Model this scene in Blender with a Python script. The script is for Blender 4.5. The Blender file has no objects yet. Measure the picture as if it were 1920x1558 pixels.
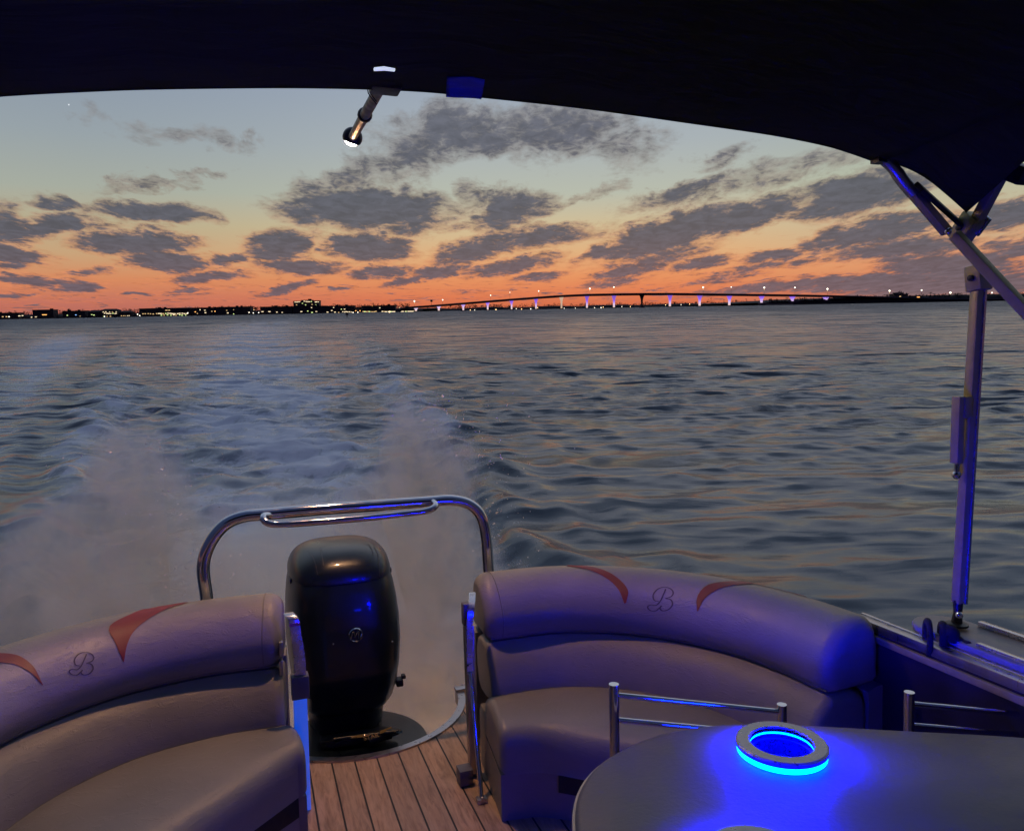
import bpy, bmesh, math, random
import numpy as np
from mathutils import Vector, Matrix
from mathutils.bvhtree import BVHTree
random.seed(7); rng = np.random.default_rng(7)
R = math.radians
SC = bpy.context.scene
COL = SC.collection

# ------------------------------------------------------------------ camera and frames
F, CX, CY = 1420., 960., 779.
HC, HW = 1.50, 2.20           # camera above the deck, camera above the water
def nz(v):
    v = np.array(v, float); return v / np.linalg.norm(v)
def pd(x, y): return np.array([(x - CX) / F, -(y - CY) / F, -1.])
Rb = np.array([[0.9430, 0.0417, -0.3301], [-0.3330, 0.0524, -0.9415], [-0.0220, 0.9978, 0.0633]])
Rb = np.linalg.qr(Rb.T)[0].T
for i_, ref_ in enumerate(([.943, .0417, -.33], [-.333, .0524, -.9415], [-.022, .9978, .0633])):
    if Rb[i_] @ np.array(ref_) < 0: Rb[i_] = -Rb[i_]
up_ = nz(np.cross([1, .0187, 0], pd(960, 579)))
if up_[1] < 0: up_ = -up_
wy_ = pd(960, 779); wy_ = nz(wy_ - (wy_ @ up_) * up_)
Rw = np.stack([np.cross(wy_, up_), wy_, up_])
RBW = Rw @ Rb.T
C0 = np.array([0, 0, HC]); CW = np.array([0, 0, HW])
TBW = CW - RBW @ C0
BOAT = Matrix([[*RBW[i], TBW[i]] for i in range(3)] + [[0, 0, 0, 1]])
WORLD = Matrix.Identity(4)
def b2w(p): return RBW @ np.array(p, float) + TBW
def ray(x, y): return Rb @ pd(x, y)
def az(x, y, z=0.):
    d = ray(x, y); return C0 + d * ((z - HC) / d[2])
def ay(x, y, Y):
    d = ray(x, y); return C0 + d * (Y / d[1])
def ax(x, y, X):
    d = ray(x, y); return C0 + d * (X / d[0])
def wd(x, y, D):                      # far scenery: a point at distance D ahead
    d = Rw @ pd(x, y); return CW + d * (D / d[1])
def wz(x, y, z=0.):
    d = Rw @ pd(x, y); return CW + d * ((z - HW) / d[2])

cam = bpy.data.cameras.new('camera'); co = bpy.data.objects.new('camera', cam); COL.objects.link(co)
cam.sensor_width = 36; cam.lens = F / 1920 * 36; cam.clip_start = .05; cam.clip_end = 60000
co.matrix_world = Matrix([[*Rw[i], CW[i]] for i in range(3)] + [[0, 0, 0, 1]])
SC.camera = co

# ------------------------------------------------------------------ materials
def s2l(c):
    return tuple(((v / 255) / 12.92 if v / 255 <= .04045 else ((v / 255 + .055) / 1.055) ** 2.4) for v in c)
class NT:
    def __init__(s, tree): s.t = tree; s.n = tree.nodes; s.l = tree.links
    def new(s, typ, **k):
        n = s.n.new(typ)
        for a, b in k.items(): setattr(n, a, b)
        return n
    def link(s, a, b): s.l.new(a, b)
    def val(s, inp, v):
        if hasattr(v, 'is_output') or isinstance(v, bpy.types.NodeSocket): s.link(v, inp)
        else: inp.default_value = v
    def math(s, op, a, b=0., c=0., clamp=False):
        n = s.new('ShaderNodeMath', operation=op); n.use_clamp = clamp
        s.val(n.inputs[0], a); s.val(n.inputs[1], b)
        if op in ('MULTIPLY_ADD', 'COMPARE', 'SMOOTH_MIN', 'SMOOTH_MAX'): s.val(n.inputs[2], c)
        return n.outputs[0]
    def vm(s, op, a, b=None):
        n = s.new('ShaderNodeVectorMath', operation=op); s.val(n.inputs[0], a)
        if b is not None:
            if op == 'SCALE': s.val(n.inputs[3], b)
            else: s.val(n.inputs[1], b)
        return n.outputs[1] if op in ('LENGTH', 'DOT_PRODUCT', 'DISTANCE') else n.outputs[0]
    def ramp(s, f, pts, interp='LINEAR'):
        n = s.new('ShaderNodeValToRGB'); n.color_ramp.interpolation = interp
        e = n.color_ramp.elements
        while len(e) > 1: e.remove(e[-1])
        e[0].position = pts[0][0]; e[0].color = (*pts[0][1], 1)
        for p, c in pts[1:]:
            x = e.new(p); x.color = (*c, 1)
        s.val(n.inputs[0], f); return n.outputs[0]
    def mr(s, v, a, b, c=0., d=1., smooth=True):
        n = s.new('ShaderNodeMapRange'); n.interpolation_type = 'SMOOTHSTEP' if smooth else 'LINEAR'
        s.val(n.inputs[0], v); n.inputs[1].default_value = a; n.inputs[2].default_value = b
        n.inputs[3].default_value = c; n.inputs[4].default_value = d; return n.outputs[0]
    def mix(s, f, a, b, blend='MIX'):
        n = s.new('ShaderNodeMix', data_type='RGBA', blend_type=blend)
        s.val(n.inputs[0], f); s.val(n.inputs[6], a); s.val(n.inputs[7], b); return n.outputs[2]
    def noise(s, vec, scale, detail=4., rough=.55, dist=0., lac=2.):
        n = s.new('ShaderNodeTexNoise'); s.val(n.inputs['Vector'], vec)
        n.inputs['Scale'].default_value = scale; n.inputs['Detail'].default_value = detail
        n.inputs['Roughness'].default_value = rough; n.inputs['Distortion'].default_value = dist
        n.inputs['Lacunarity'].default_value = lac; return n
    def mapping(s, vec, loc=(0, 0, 0), rot=(0, 0, 0), scale=(1, 1, 1), typ='POINT'):
        n = s.new('ShaderNodeMapping', vector_type=typ); s.val(n.inputs[0], vec)
        n.inputs[1].default_value = loc; n.inputs[2].default_value = rot; n.inputs[3].default_value = scale
        return n.outputs[0]
def c4(c): return (*c, 1)
def newmat(name):
    m = bpy.data.materials.new(name); m.use_nodes = True
    t = NT(m.node_tree); b = t.n['Principled BSDF']; return m, t, b
def mat(name, col, rough=.5, metal=0., var=.12, nscale=12., bump=0., bscale=60., coat=0., rvar=.1, ior=None, stretch=(1, 1, 1)):
    m, t, b = newmat(name)
    tc = t.new('ShaderNodeTexCoord').outputs['Object']
    v = t.mapping(tc, scale=stretch)
    n = t.noise(v, nscale, 5, .6)
    a = tuple(x * (1 - var) for x in col); d = tuple(min(1, x * (1 + var)) for x in col)
    t.link(t.mix(t.mr(n.outputs[0], .3, .7), c4(a), c4(d)), b.inputs['Base Color'])
    t.link(t.mr(n.outputs[0], .3, .7, max(0, rough - rvar), min(1, rough + rvar)), b.inputs['Roughness'])
    b.inputs['Metallic'].default_value = metal
    if coat: b.inputs['Coat Weight'].default_value = coat; b.inputs['Coat Roughness'].default_value = .06
    if ior: b.inputs['IOR'].default_value = ior
    if bump:
        bn = t.noise(v, bscale, 6, .6); bp = t.new('ShaderNodeBump')
        bp.inputs['Strength'].default_value = bump; bp.inputs['Distance'].default_value = .004
        t.link(bn.outputs[0], bp.inputs['Height']); t.link(bp.outputs[0], b.inputs['Normal'])
    return m
def emis(name, col, strength, dark=(.02, .02, .02)):
    m, t, b = newmat(name)
    b.inputs['Base Color'].default_value = c4(dark)
    b.inputs['Emission Color'].default_value = c4(col); b.inputs['Emission Strength'].default_value = strength
    return m

def vinyl_mat():
    m, t, b = newmat('vinyl')
    tc = t.new('ShaderNodeTexCoord').outputs['Object']
    n = t.noise(tc, 2.2, 5, .6); f = t.noise(tc, 260, 3, .6); w = t.noise(t.mapping(tc, scale=(1, 1, 2.4)), 5.5, 3, .5, 1.2)
    st = t.noise(tc, 19, 6, .7)
    c = t.mix(t.mr(n.outputs[0], .3, .7), c4((.19, .180, .170)), c4((.245, .232, .218)))
    c = t.mix(t.mr(st.outputs[0], .62, .80, 0, .35), c, c4((.16, .14, .13)))
    t.link(c, b.inputs['Base Color'])
    t.link(t.mr(n.outputs[0], .3, .7, .36, .5), b.inputs['Roughness'])
    b.inputs['IOR'].default_value = 1.42
    cr = t.noise(t.mapping(tc, scale=(1, 1, 3.2)), 14, 4, .7, 2.2)
    b0 = t.new('ShaderNodeBump'); b0.inputs['Strength'].default_value = .22; b0.inputs['Distance'].default_value = .006
    t.link(t.mr(cr.outputs[0], .50, .80), b0.inputs['Height'])
    b1 = t.new('ShaderNodeBump'); t.link(b0.outputs[0], b1.inputs['Normal']); b1.inputs['Strength'].default_value = .13; b1.inputs['Distance'].default_value = .02
    t.link(w.outputs[0], b1.inputs['Height'])
    b2 = t.new('ShaderNodeBump'); b2.inputs['Strength'].default_value = .3; b2.inputs['Distance'].default_value = .0012
    t.link(f.outputs[0], b2.inputs['Height']); t.link(b1.outputs[0], b2.inputs['Normal']); t.link(b2.outputs[0], b.inputs['Normal'])
    return m
def teak_mat():
    m, t, b = newmat('teak')
    tc = t.new('ShaderNodeTexCoord').outputs['Object']
    sp = t.new('ShaderNodeSeparateXYZ'); t.link(tc, sp.inputs[0])
    x = t.math('DIVIDE', t.math('SUBTRACT', sp.outputs[0], .2485), .0845)
    fr = t.math('FRACT', x); idx = t.math('FLOOR', x)
    gap = t.math('LESS_THAN', fr, .075)
    wn = t.new('ShaderNodeTexWhiteNoise', noise_dimensions='1D'); t.link(idx, wn.inputs['W'])
    cb = t.new('ShaderNodeCombineXYZ'); t.link(t.math('MULTIPLY', idx, 7.3), cb.inputs[2])
    v = t.vm('ADD', tc, cb.outputs[0])
    g = t.noise(t.mapping(v, scale=(1, .11, 1)), 60, 6, .62, 1.4)
    g2 = t.noise(t.mapping(v, scale=(1, .3, 1)), 12, 5, .6, 2.4)
    kn = t.noise(t.mapping(v, scale=(1, .5, 1)), 7, 3, .5, 1.)
    c = t.mix(t.mr(g.outputs[0], .3, .7), c4((.22, .135, .085)), c4((.47, .30, .19)))
    c = t.mix(t.mr(g2.outputs[0], .35, .65, 0, .45), c, c4((.48, .35, .25)))
    c = t.mix(t.mr(kn.outputs[0], .63, .76, 0, .7), c, c4((.09, .055, .04)))
    c = t.mix(t.math('MULTIPLY', wn.outputs[0], .38), c, c4((.23, .165, .125)))
    c = t.mix(gap, c, c4((.006, .006, .007)))
    t.link(c, b.inputs['Base Color']); b.inputs['Roughness'].default_value = .6
    hgt = t.math('SUBTRACT', t.math('MULTIPLY', g.outputs[0], .25), t.math('MULTIPLY', gap, 1.))
    bp = t.new('ShaderNodeBump'); bp.inputs['Strength'].default_value = .6; bp.inputs['Distance'].default_value = .004
    t.link(hgt, bp.inputs['Height']); t.link(bp.outputs[0], b.inputs['Normal'])
    return m
def fabric_mat():
    m, t, b = newmat('canvas')
    tc = t.new('ShaderNodeTexCoord').outputs['Object']
    n = t.noise(tc, 3, 4); n2 = t.noise(t.mapping(tc, scale=(1, 5, 1)), 3.5, 3, .5, .5); f = t.noise(tc, 420, 2)
    t.link(t.mix(n.outputs[0], c4((.034, .038, .014)), c4((.050, .056, .020))), b.inputs['Base Color'])
    b.inputs['Roughness'].default_value = .95; b.inputs['Specular IOR Level'].default_value = .15
    b1 = t.new('ShaderNodeBump'); b1.inputs['Strength'].default_value = .5; b1.inputs['Distance'].default_value = .03; t.link(n2.outputs[0], b1.inputs['Height'])
    b2 = t.new('ShaderNodeBump'); b2.inputs['Strength'].default_value = .3; b2.inputs['Distance'].default_value = .001; t.link(f.outputs[0], b2.inputs['Height'])
    t.link(b1.outputs[0], b2.inputs['Normal']); t.link(b2.outputs[0], b.inputs['Normal'])
    return m
M = dict(
    vinyl=vinyl_mat(), teak=teak_mat(), canvas=fabric_mat(),
    red=mat('maroon_vinyl', (.17, .008, .012), .5, var=.12, nscale=8, bump=.15, bscale=260),
    seamv=mat('vinyl_piping', (.15, .14, .13), .5),
    thread=mat('embroidery_thread', (.06, .045, .06), .6),
    welt=mat('dark_seam', (.03, .03, .035), .7),
    chrome=mat('polished_steel', (.62, .62, .64), .09, 1., var=.05, nscale=20, rvar=.04, bump=.03, bscale=14),
    alu=mat('anodised_aluminium', (.42, .40, .41), .34, 1., var=.08, nscale=40, rvar=.08, stretch=(1, 1, .1)),
    aluw=mat('painted_aluminium', (.42, .37, .15), .42, .3, var=.1, nscale=30, rvar=.08),
    alub=mat('satin_aluminium', (.55, .56, .60), .25, .9, var=.08, nscale=30, rvar=.06),
    black=mat('gloss_black_paint', (.005, .010, .015), (.32), var=.3, nscale=5, coat=.25, rvar=.05, ior=1.35),
    satin=mat('satin_black_plastic', (.010, .012, .016), .42, var=.3, nscale=30, bump=.15, bscale=200),
    cap=mat('grey_plastic', (.10, .10, .13), .5, var=.1),
    panel=mat('dark_fence_panel', (.020, .018, .034), .5, var=.25, nscale=6, bump=.15, bscale=120),
    shelf=mat('grey_plastic_ledge', (.20, .21, .24), .45, var=.12, nscale=14, bump=.2, bscale=180),
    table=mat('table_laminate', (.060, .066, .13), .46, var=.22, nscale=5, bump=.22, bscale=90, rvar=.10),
    trim=mat('pale_table_trim', (.42, .41, .38), .45),
    ring=mat('brushed_ring', (.30, .30, .33), .33, .7, var=.1, nscale=50),
    tape=mat('blue_webbing', (.06, .09, .50), .85, var=.3, nscale=22, bump=.9, bscale=46, stretch=(.25, 1, 1.6)),
    rope=mat('black_rope', (.012, .012, .02), .9, bump=.5, bscale=200),
    gold=emis('glowing_gilt_lettering', (.9, .38, .08), .06, (.22, .11, .04)),  # gilt colour with a weak glow put in as emission
    led=emis('cyan_led_ring', (0., .0016, 1.), 1300.),
    ledi=emis('blue_led_inner', (0., .05, 1.), 2.2),
    bulb=emis('warm_lamp_globe', (1., .53, .26), 3000.),
    deco=emis('glowing_reflector', (.75, .85, .95), .75, (.8, .8, .8)),  # shine of the small reflector put in as emission
    redtag=mat('red_sticker', (.45, .10, .07), .5),
    bluepost=None,
    rub=mat('rubber', (.012, .012, .014), .7),
)

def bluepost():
    m, t, b = newmat('blue_glow_painted_post'); tc = t.new('ShaderNodeTexCoord').outputs['Object']; n = t.noise(t.mapping(tc, scale=(1, 1, .2)), 30, 4)
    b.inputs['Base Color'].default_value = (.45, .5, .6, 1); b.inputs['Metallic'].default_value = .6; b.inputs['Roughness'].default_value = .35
    t.link(t.mix(n.outputs[0], c4((0., .075, .70)), c4((0., .10, .85))), b.inputs['Emission Color']); b.inputs['Emission Strength'].default_value = .6  # LED light on the metal post put in as blue emission
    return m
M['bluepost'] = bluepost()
# ------------------------------------------------------------------ mesh builder
class MB:
    def __init__(s): s.v = []; s.f = []
    def grid(s, P, cu=False, cv=False):
        nu, nv = len(P), len(P[0]); b = len(s.v)
        for row in P:
            for p in row: s.v.append(tuple(float(c) for c in p))
        for i in range(nu if cu else nu - 1):
            for j in range(nv if cv else nv - 1):
                i2, j2 = (i + 1) % nu, (j + 1) % nv
                s.f.append((b + i * nv + j, b + i2 * nv + j, b + i2 * nv + j2, b + i * nv + j2))
        return s
    def fan(s, pts):
        b = len(s.v); s.v += [tuple(float(c) for c in p) for p in pts]
        s.f.append(tuple(range(b, b + len(pts)))); return s
    def box(s, c, d, rot=None):
        c = np.array(c, float); d = np.array(d, float) / 2; b = len(s.v)
        for sx in (-1, 1):
            for sy in (-1, 1):
                for sz in (-1, 1):
                    q = np.array([sx, sy, sz]) * d
                    if rot is not None: q = rot @ q
                    s.v.append(tuple(c + q))
        for f in ((0, 1, 3, 2), (4, 6, 7, 5), (0, 4, 5, 1), (2, 3, 7, 6), (0, 2, 6, 4), (1, 5, 7, 3)):
            s.f.append(tuple(b + i for i in f))
        return s
    def bar(s, a, b_, w, h, up=(0, 0, 1)):
        a = np.array(a, float); b_ = np.array(b_, float); t = nz(b_ - a)
        x = nz(np.cross(t, up)); y = np.cross(x, t)
        return s.box((a + b_) / 2, (w, h, np.linalg.norm(b_ - a)), np.stack([x, y, t], 1))
    def tube(s, pts, r, n=14, cap=True):
        pts = [np.array(p, float) for p in pts]; m = len(pts)
        rr = r if hasattr(r, '__len__') else [r] * m
        rows = []; prev = None
        for i, p in enumerate(pts):
            t = nz(pts[min(i + 1, m - 1)] - pts[max(i - 1, 0)])
            if prev is None:
                a = np.array([0, 0, 1.]) if abs(t[2]) < .9 else np.array([1., 0, 0])
                prev = nz(np.cross(t, a))
            u = nz(prev - (prev @ t) * t); w = np.cross(t, u); prev = u
            rows.append([p + rr[i] * (u * math.cos(2 * math.pi * k / n) + w * math.sin(2 * math.pi * k / n)) for k in range(n)])
        s.grid(rows, cv=True)
        if cap: s.fan(rows[0][::-1]); s.fan(rows[-1])
        return s
    def prism(s, poly, z0, z1, bev=0.):
        def off(d):
            P = [np.array(p[:2], float) for p in poly]; n = len(P); c = sum(P) / n; o = []
            for i in range(n):
                t = nz(P[(i + 1) % n] - P[i - 1]); nn = np.array([t[1], -t[0]])
                if nn @ (P[i] - c) < 0: nn = -nn
                o.append(P[i] - nn * d)
            return o
        lv = [(z0, bev), (z0 + bev, 0), (z1 - bev, 0), (z1 - bev * .3, bev * .3), (z1, bev)] if bev else [(z0, 0), (z1, 0)]
        rows = [[(*q, z) for q in off(d)] for z, d in lv]
        s.grid(rows, cv=True); s.fan(rows[0][::-1]); s.fan(rows[-1]); return s
    def lathe(s, prof, c=(0, 0, 0), n=40, rot=None):
        c = np.array(c, float); rows = []
        for r, z in prof:
            row = []
            for k in range(n):
                q = np.array([r * math.cos(2 * math.pi * k / n), r * math.sin(2 * math.pi * k / n), z])
                if rot is not None: q = rot @ q
                row.append(c + q)
            rows.append(row)
        return s.grid(rows, cv=True)
    def sphere(s, c, r, n=10):
        return s.lathe([(max(1e-4, r * math.sin(math.pi * i / n)), -r * math.cos(math.pi * i / n)) for i in range(n + 1)], c, n * 2)
    def build(s, name, m, parent=None, base=(0, 0, 0), smooth=True, frame=None, auto=40., bevel=0., sub=0):
        me = bpy.data.meshes.new(name); b = np.array(base if parent is None else parent['_b'], float)
        me.from_pydata([tuple(np.array(v) - b) for v in s.v], [], s.f)
        me.materials.append(m)
        bm = bmesh.new(); bm.from_mesh(me); bmesh.ops.remove_doubles(bm, verts=bm.verts, dist=1e-6)
        bmesh.ops.recalc_face_normals(bm, faces=bm.faces)
        if bevel:
            es = [e for e in bm.edges if len(e.link_faces) == 2 and e.calc_face_angle(0) > .6]
            bmesh.ops.bevel(bm, geom=es, offset=bevel, segments=2, profile=.6, affect='EDGES')
        for f in bm.faces: f.smooth = smooth
        for e in bm.edges: e.smooth = not (len(e.link_faces) == 2 and e.calc_face_angle(0) > R(auto))
        bm.to_mesh(me); bm.free()
        o = bpy.data.objects.new(name, me); COL.objects.link(o)
        if parent is not None: o.parent = parent
        else: o.matrix_world = (frame or BOAT) @ Matrix.Translation(Vector(b))
        return o
def thing(name, label, cat, base=(0, 0, 0), frame=None, group=None, kind=None):
    o = bpy.data.objects.new(name, None); COL.objects.link(o); o.empty_display_size = .05
    o.matrix_world = (frame or BOAT) @ Matrix.Translation(Vector([float(c) for c in base]))
    o['_b'] = [float(c) for c in base]; return tag(o, label, cat, group, kind)
def tag(o, label=None, cat=None, group=None, kind=None):
    if label: o['label'] = label
    if cat: o['category'] = cat
    if group: o['group'] = group
    if kind: o['kind'] = kind
    return o
def sub_(o): o['_b'] = list(o.parent['_b']) if '_b' not in o else o['_b']; return o
def crom(P, n):
    P = [np.array(p, float) for p in P]; Q = [2 * P[0] - P[1]] + P + [2 * P[-1] - P[-2]]; o = []
    for i in range(1, len(Q) - 2):
        for k in range(16):
            t = k / 16
            o.append(.5 * (2 * Q[i] + (Q[i + 1] - Q[i - 1]) * t + (2 * Q[i - 1] - 5 * Q[i] + 4 * Q[i + 1] - Q[i + 2]) * t * t + (3 * Q[i] - Q[i - 1] - 3 * Q[i + 1] + Q[i + 2]) * t ** 3))
    o.append(P[-1]); o = np.array(o)
    L = np.r_[0, np.cumsum(np.linalg.norm(np.diff(o, axis=0), axis=1))]
    s = np.linspace(0, L[-1], n)
    return np.stack([np.interp(s, L, o[:, k]) for k in range(o.shape[1])], 1), L[-1]

# ------------------------------------------------------------------ boat: deck
RC, RR = np.array([.41, 3.36]), .475          # round splash well in the deck
def deck():
    y0, y1, x0, x1 = -2.6, 3.36, -.98, 1.90
    mb = MB(); n = 40
    arc = [RC + RR * np.array([math.cos(math.pi + math.pi * k / n), math.sin(math.pi + math.pi * k / n)]) for k in range(n + 1)]
    top = [(*p, 0.) for p in arc]; bot = [(p[0], y0, 0.) for p in arc]
    mb.grid([top, bot]); mb.grid([[(x0, y1, 0), (arc[0][0], y1, 0)], [(x0, y0, 0), (arc[0][0], y0, 0)]])
    mb.grid([[(arc[-1][0], y1, 0), (x1, y1, 0)], [(arc[-1][0], y0, 0), (x1, y0, 0)]])
    o = mb.build('deck', M['teak']); tag(o, 'teak plank boat deck with dark caulked seams', kind='structure')
    # metal edging around the well
    e = MB(); sec = [(-.012, .006), (.02, .006), (.02, -.06), (.012, -.06), (.012, -.002), (-.012, -.002)]
    rows = []
    for k in range(61):
        a = math.pi * 1.0 + math.pi * k / 60
        rows.append([(RC[0] + (RR - s) * math.cos(a), RC[1] + (RR - s) * math.sin(a), z + .002) for s, z in sec])
    e.grid(rows, cv=True)
    t = thing('deck_edging', 'curved grey aluminium edging around the round motor well in the deck', 'edge trim', (RC[0], RC[1] - RR, 0))
    e.build('edge_strip', M['alu'], t)
    for sx in (1, -1):
        c = MB(); c.box((RC[0] + sx * (RR + .012), RC[1] - .02, .012), (.075, .05, .016)); c.build('end_fitting', M['alu'], t, bevel=.004)
deck()
# ------------------------------------------------------------------ sofas
def path_fr(P, n):
    Q, L = crom(P, n); T = np.gradient(Q, axis=0); T /= np.linalg.norm(T, axis=1)[:, None]; return Q, T, L
def lofted(P, prof, n, side, endr=.05, ends=(True, True), z_end=.6):
    Q, T, L = path_fr(P, n); N = np.stack([T[:, 1], -T[:, 0]], 1) * side
    prof = np.array(prof, float); c = prof.mean(0); c = (c + prof[len(prof) // 2]) / 2 if False else c
    # denser ends
    s = np.linspace(0, L, n); rows = []
    ss = []
    if ends[0]: ss += [endr * (1 - math.cos(math.pi / 2 * k / 7)) for k in range(8)]
    else: ss += [0.]
    ss += list(np.linspace(endr, L - endr, n)[1:-1])
    if ends[1]: ss += [L - endr * (1 - math.cos(math.pi / 2 * k / 7)) for k in range(7, -1, -1)]
    else: ss += [L]
    for q in ss:
        p = np.array([np.interp(q, s, Q[:, 0]), np.interp(q, s, Q[:, 1])]); nn = nz([np.interp(q, s, N[:, 0]), np.interp(q, s, N[:, 1])])
        d = 1e9
        if ends[0]: d = min(d, q)
        if ends[1]: d = min(d, L - q)
        k = 1. if d >= endr else math.sqrt(max(0, 1 - ((endr - d) / endr) ** 2))
        sh = endr * .9 * (1 - k)
        row = []
        for o, z in prof:
            v = np.array([o, z]) - c; ln = np.linalg.norm(v); v = c + v * max(.0, (ln - sh) / ln)
            row.append((*(p + nn * v[0]), v[1]))
        rows.append(row)
    return rows
def resample(prof, n, closed=True):
    P = np.array(prof, float)
    if closed: P = np.vstack([P, P[:1]])
    out = []
    m = len(P) - 1
    for i in range(m):
        p0 = P[(i - 1) % m] if closed else P[max(i - 1, 0)]; p1 = P[i]; p2 = P[i + 1]; p3 = P[(i + 2) % m] if closed else P[min(i + 2, m)]
        for k in range(n):
            t = k / n
            out.append(.5 * (2 * p1 + (p2 - p0) * t + (2 * p0 - 5 * p1 + 4 * p2 - p3) * t * t + (3 * p1 - p0 - 3 * p2 + p3) * t ** 3))
    return out
BOL = resample([(-.005, .490), (-.022, .525), (-.020, .575), (.015, .635), (.075, .685), (.145, .70), (.20, .675), (.225, .60), (.222, .52), (.205, .475), (.03, .472)], 3)
BAK = resample([(.012, .478), (-.015, .462), (-.052, .425), (-.082, .37), (-.098, .31), (-.085, .27), (.10, .25), (.16, .34), (.14, .46)], 3)
def caprow(mb, rows):
    mb.fan(rows[0][::-1]); mb.fan(rows[-1])
CAMB = Vector(C0)
def surf_bvh(mb): return BVHTree.FromPolygons([Vector(v) for v in mb.v], mb.f)
def hit(bvh, px, py):
    d = Vector(ray(px, py)).normalized(); loc, n, i, dist = bvh.ray_cast(CAMB, d)
    if loc is None: return None
    if n.dot(d) > 0: n = -n
    return np.array(loc), np.array(n)
def patch(bvh, A, B, n=26, m=5, lift=.0022):
    A, _ = crom(A, n); B, _ = crom(B, n); rows = []
    for a, b in zip(A, B):
        row = []
        for j in range(m):
            q = a + (b - a) * j / (m - 1); h = None
            for k in range(30):
                h = hit(bvh, q[0], q[1] + k)
                if h is not None: break
            if h is None: return None
            row.append(h[0] + h[1] * lift)
        rows.append(row)
    return MB().grid(rows)
def stroke(bvh, pts, w=1.3, lift=.0016, n=40, mb=None):
    Q, _ = crom(pts, n); T = np.gradient(Q, axis=0); T /= np.linalg.norm(T, axis=1)[:, None] + 1e-9
    A = []; 
    for i, (q, t) in enumerate(zip(Q, T)):
        nn = np.array([-t[1], t[0]]); ww = w * (.35 + .65 * abs(nn[0]))
        r = [hit(bvh, *(q + nn * ww)), hit(bvh, *(q - nn * ww))]
        if r[0] is None or r[1] is None: continue
        A.append([h[0] + h[1] * lift for h in r])
    mb = mb or MB(); mb.grid(A); return mb
def monogram(bvh, cx, cy, s, name_parent, shear=0.):
    def tr(P): return [(cx + s * (x + shear * y), cy + s * (y + .0 * x)) for x, y in P]
    mb = MB()
    stroke(bvh, tr([(-.05, .62), (-.35, .85), (-.75, .80), (-.95, .55), (-.70, .40), (-.30, .42), (.02, .10), (.28, -.45), (.42, -.78)]), s * .055, mb=mb)
    stroke(bvh, tr([(-.10, .15), (-.45, .05), (-.52, -.35), (-.22, -.75), (.25, -.92), (.75, -.82), (.98, -.52), (.82, -.22), (.38, -.08)]), s * .055, mb=mb)
    stroke(bvh, tr([(.38, -.08), (.80, .02), (.92, .38), (.62, .74), (.20, .84), (-.02, .66), (.10, .45)]), s * .06, mb=mb)
    mb.build('monogram', M['thread'], name_parent)
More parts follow.
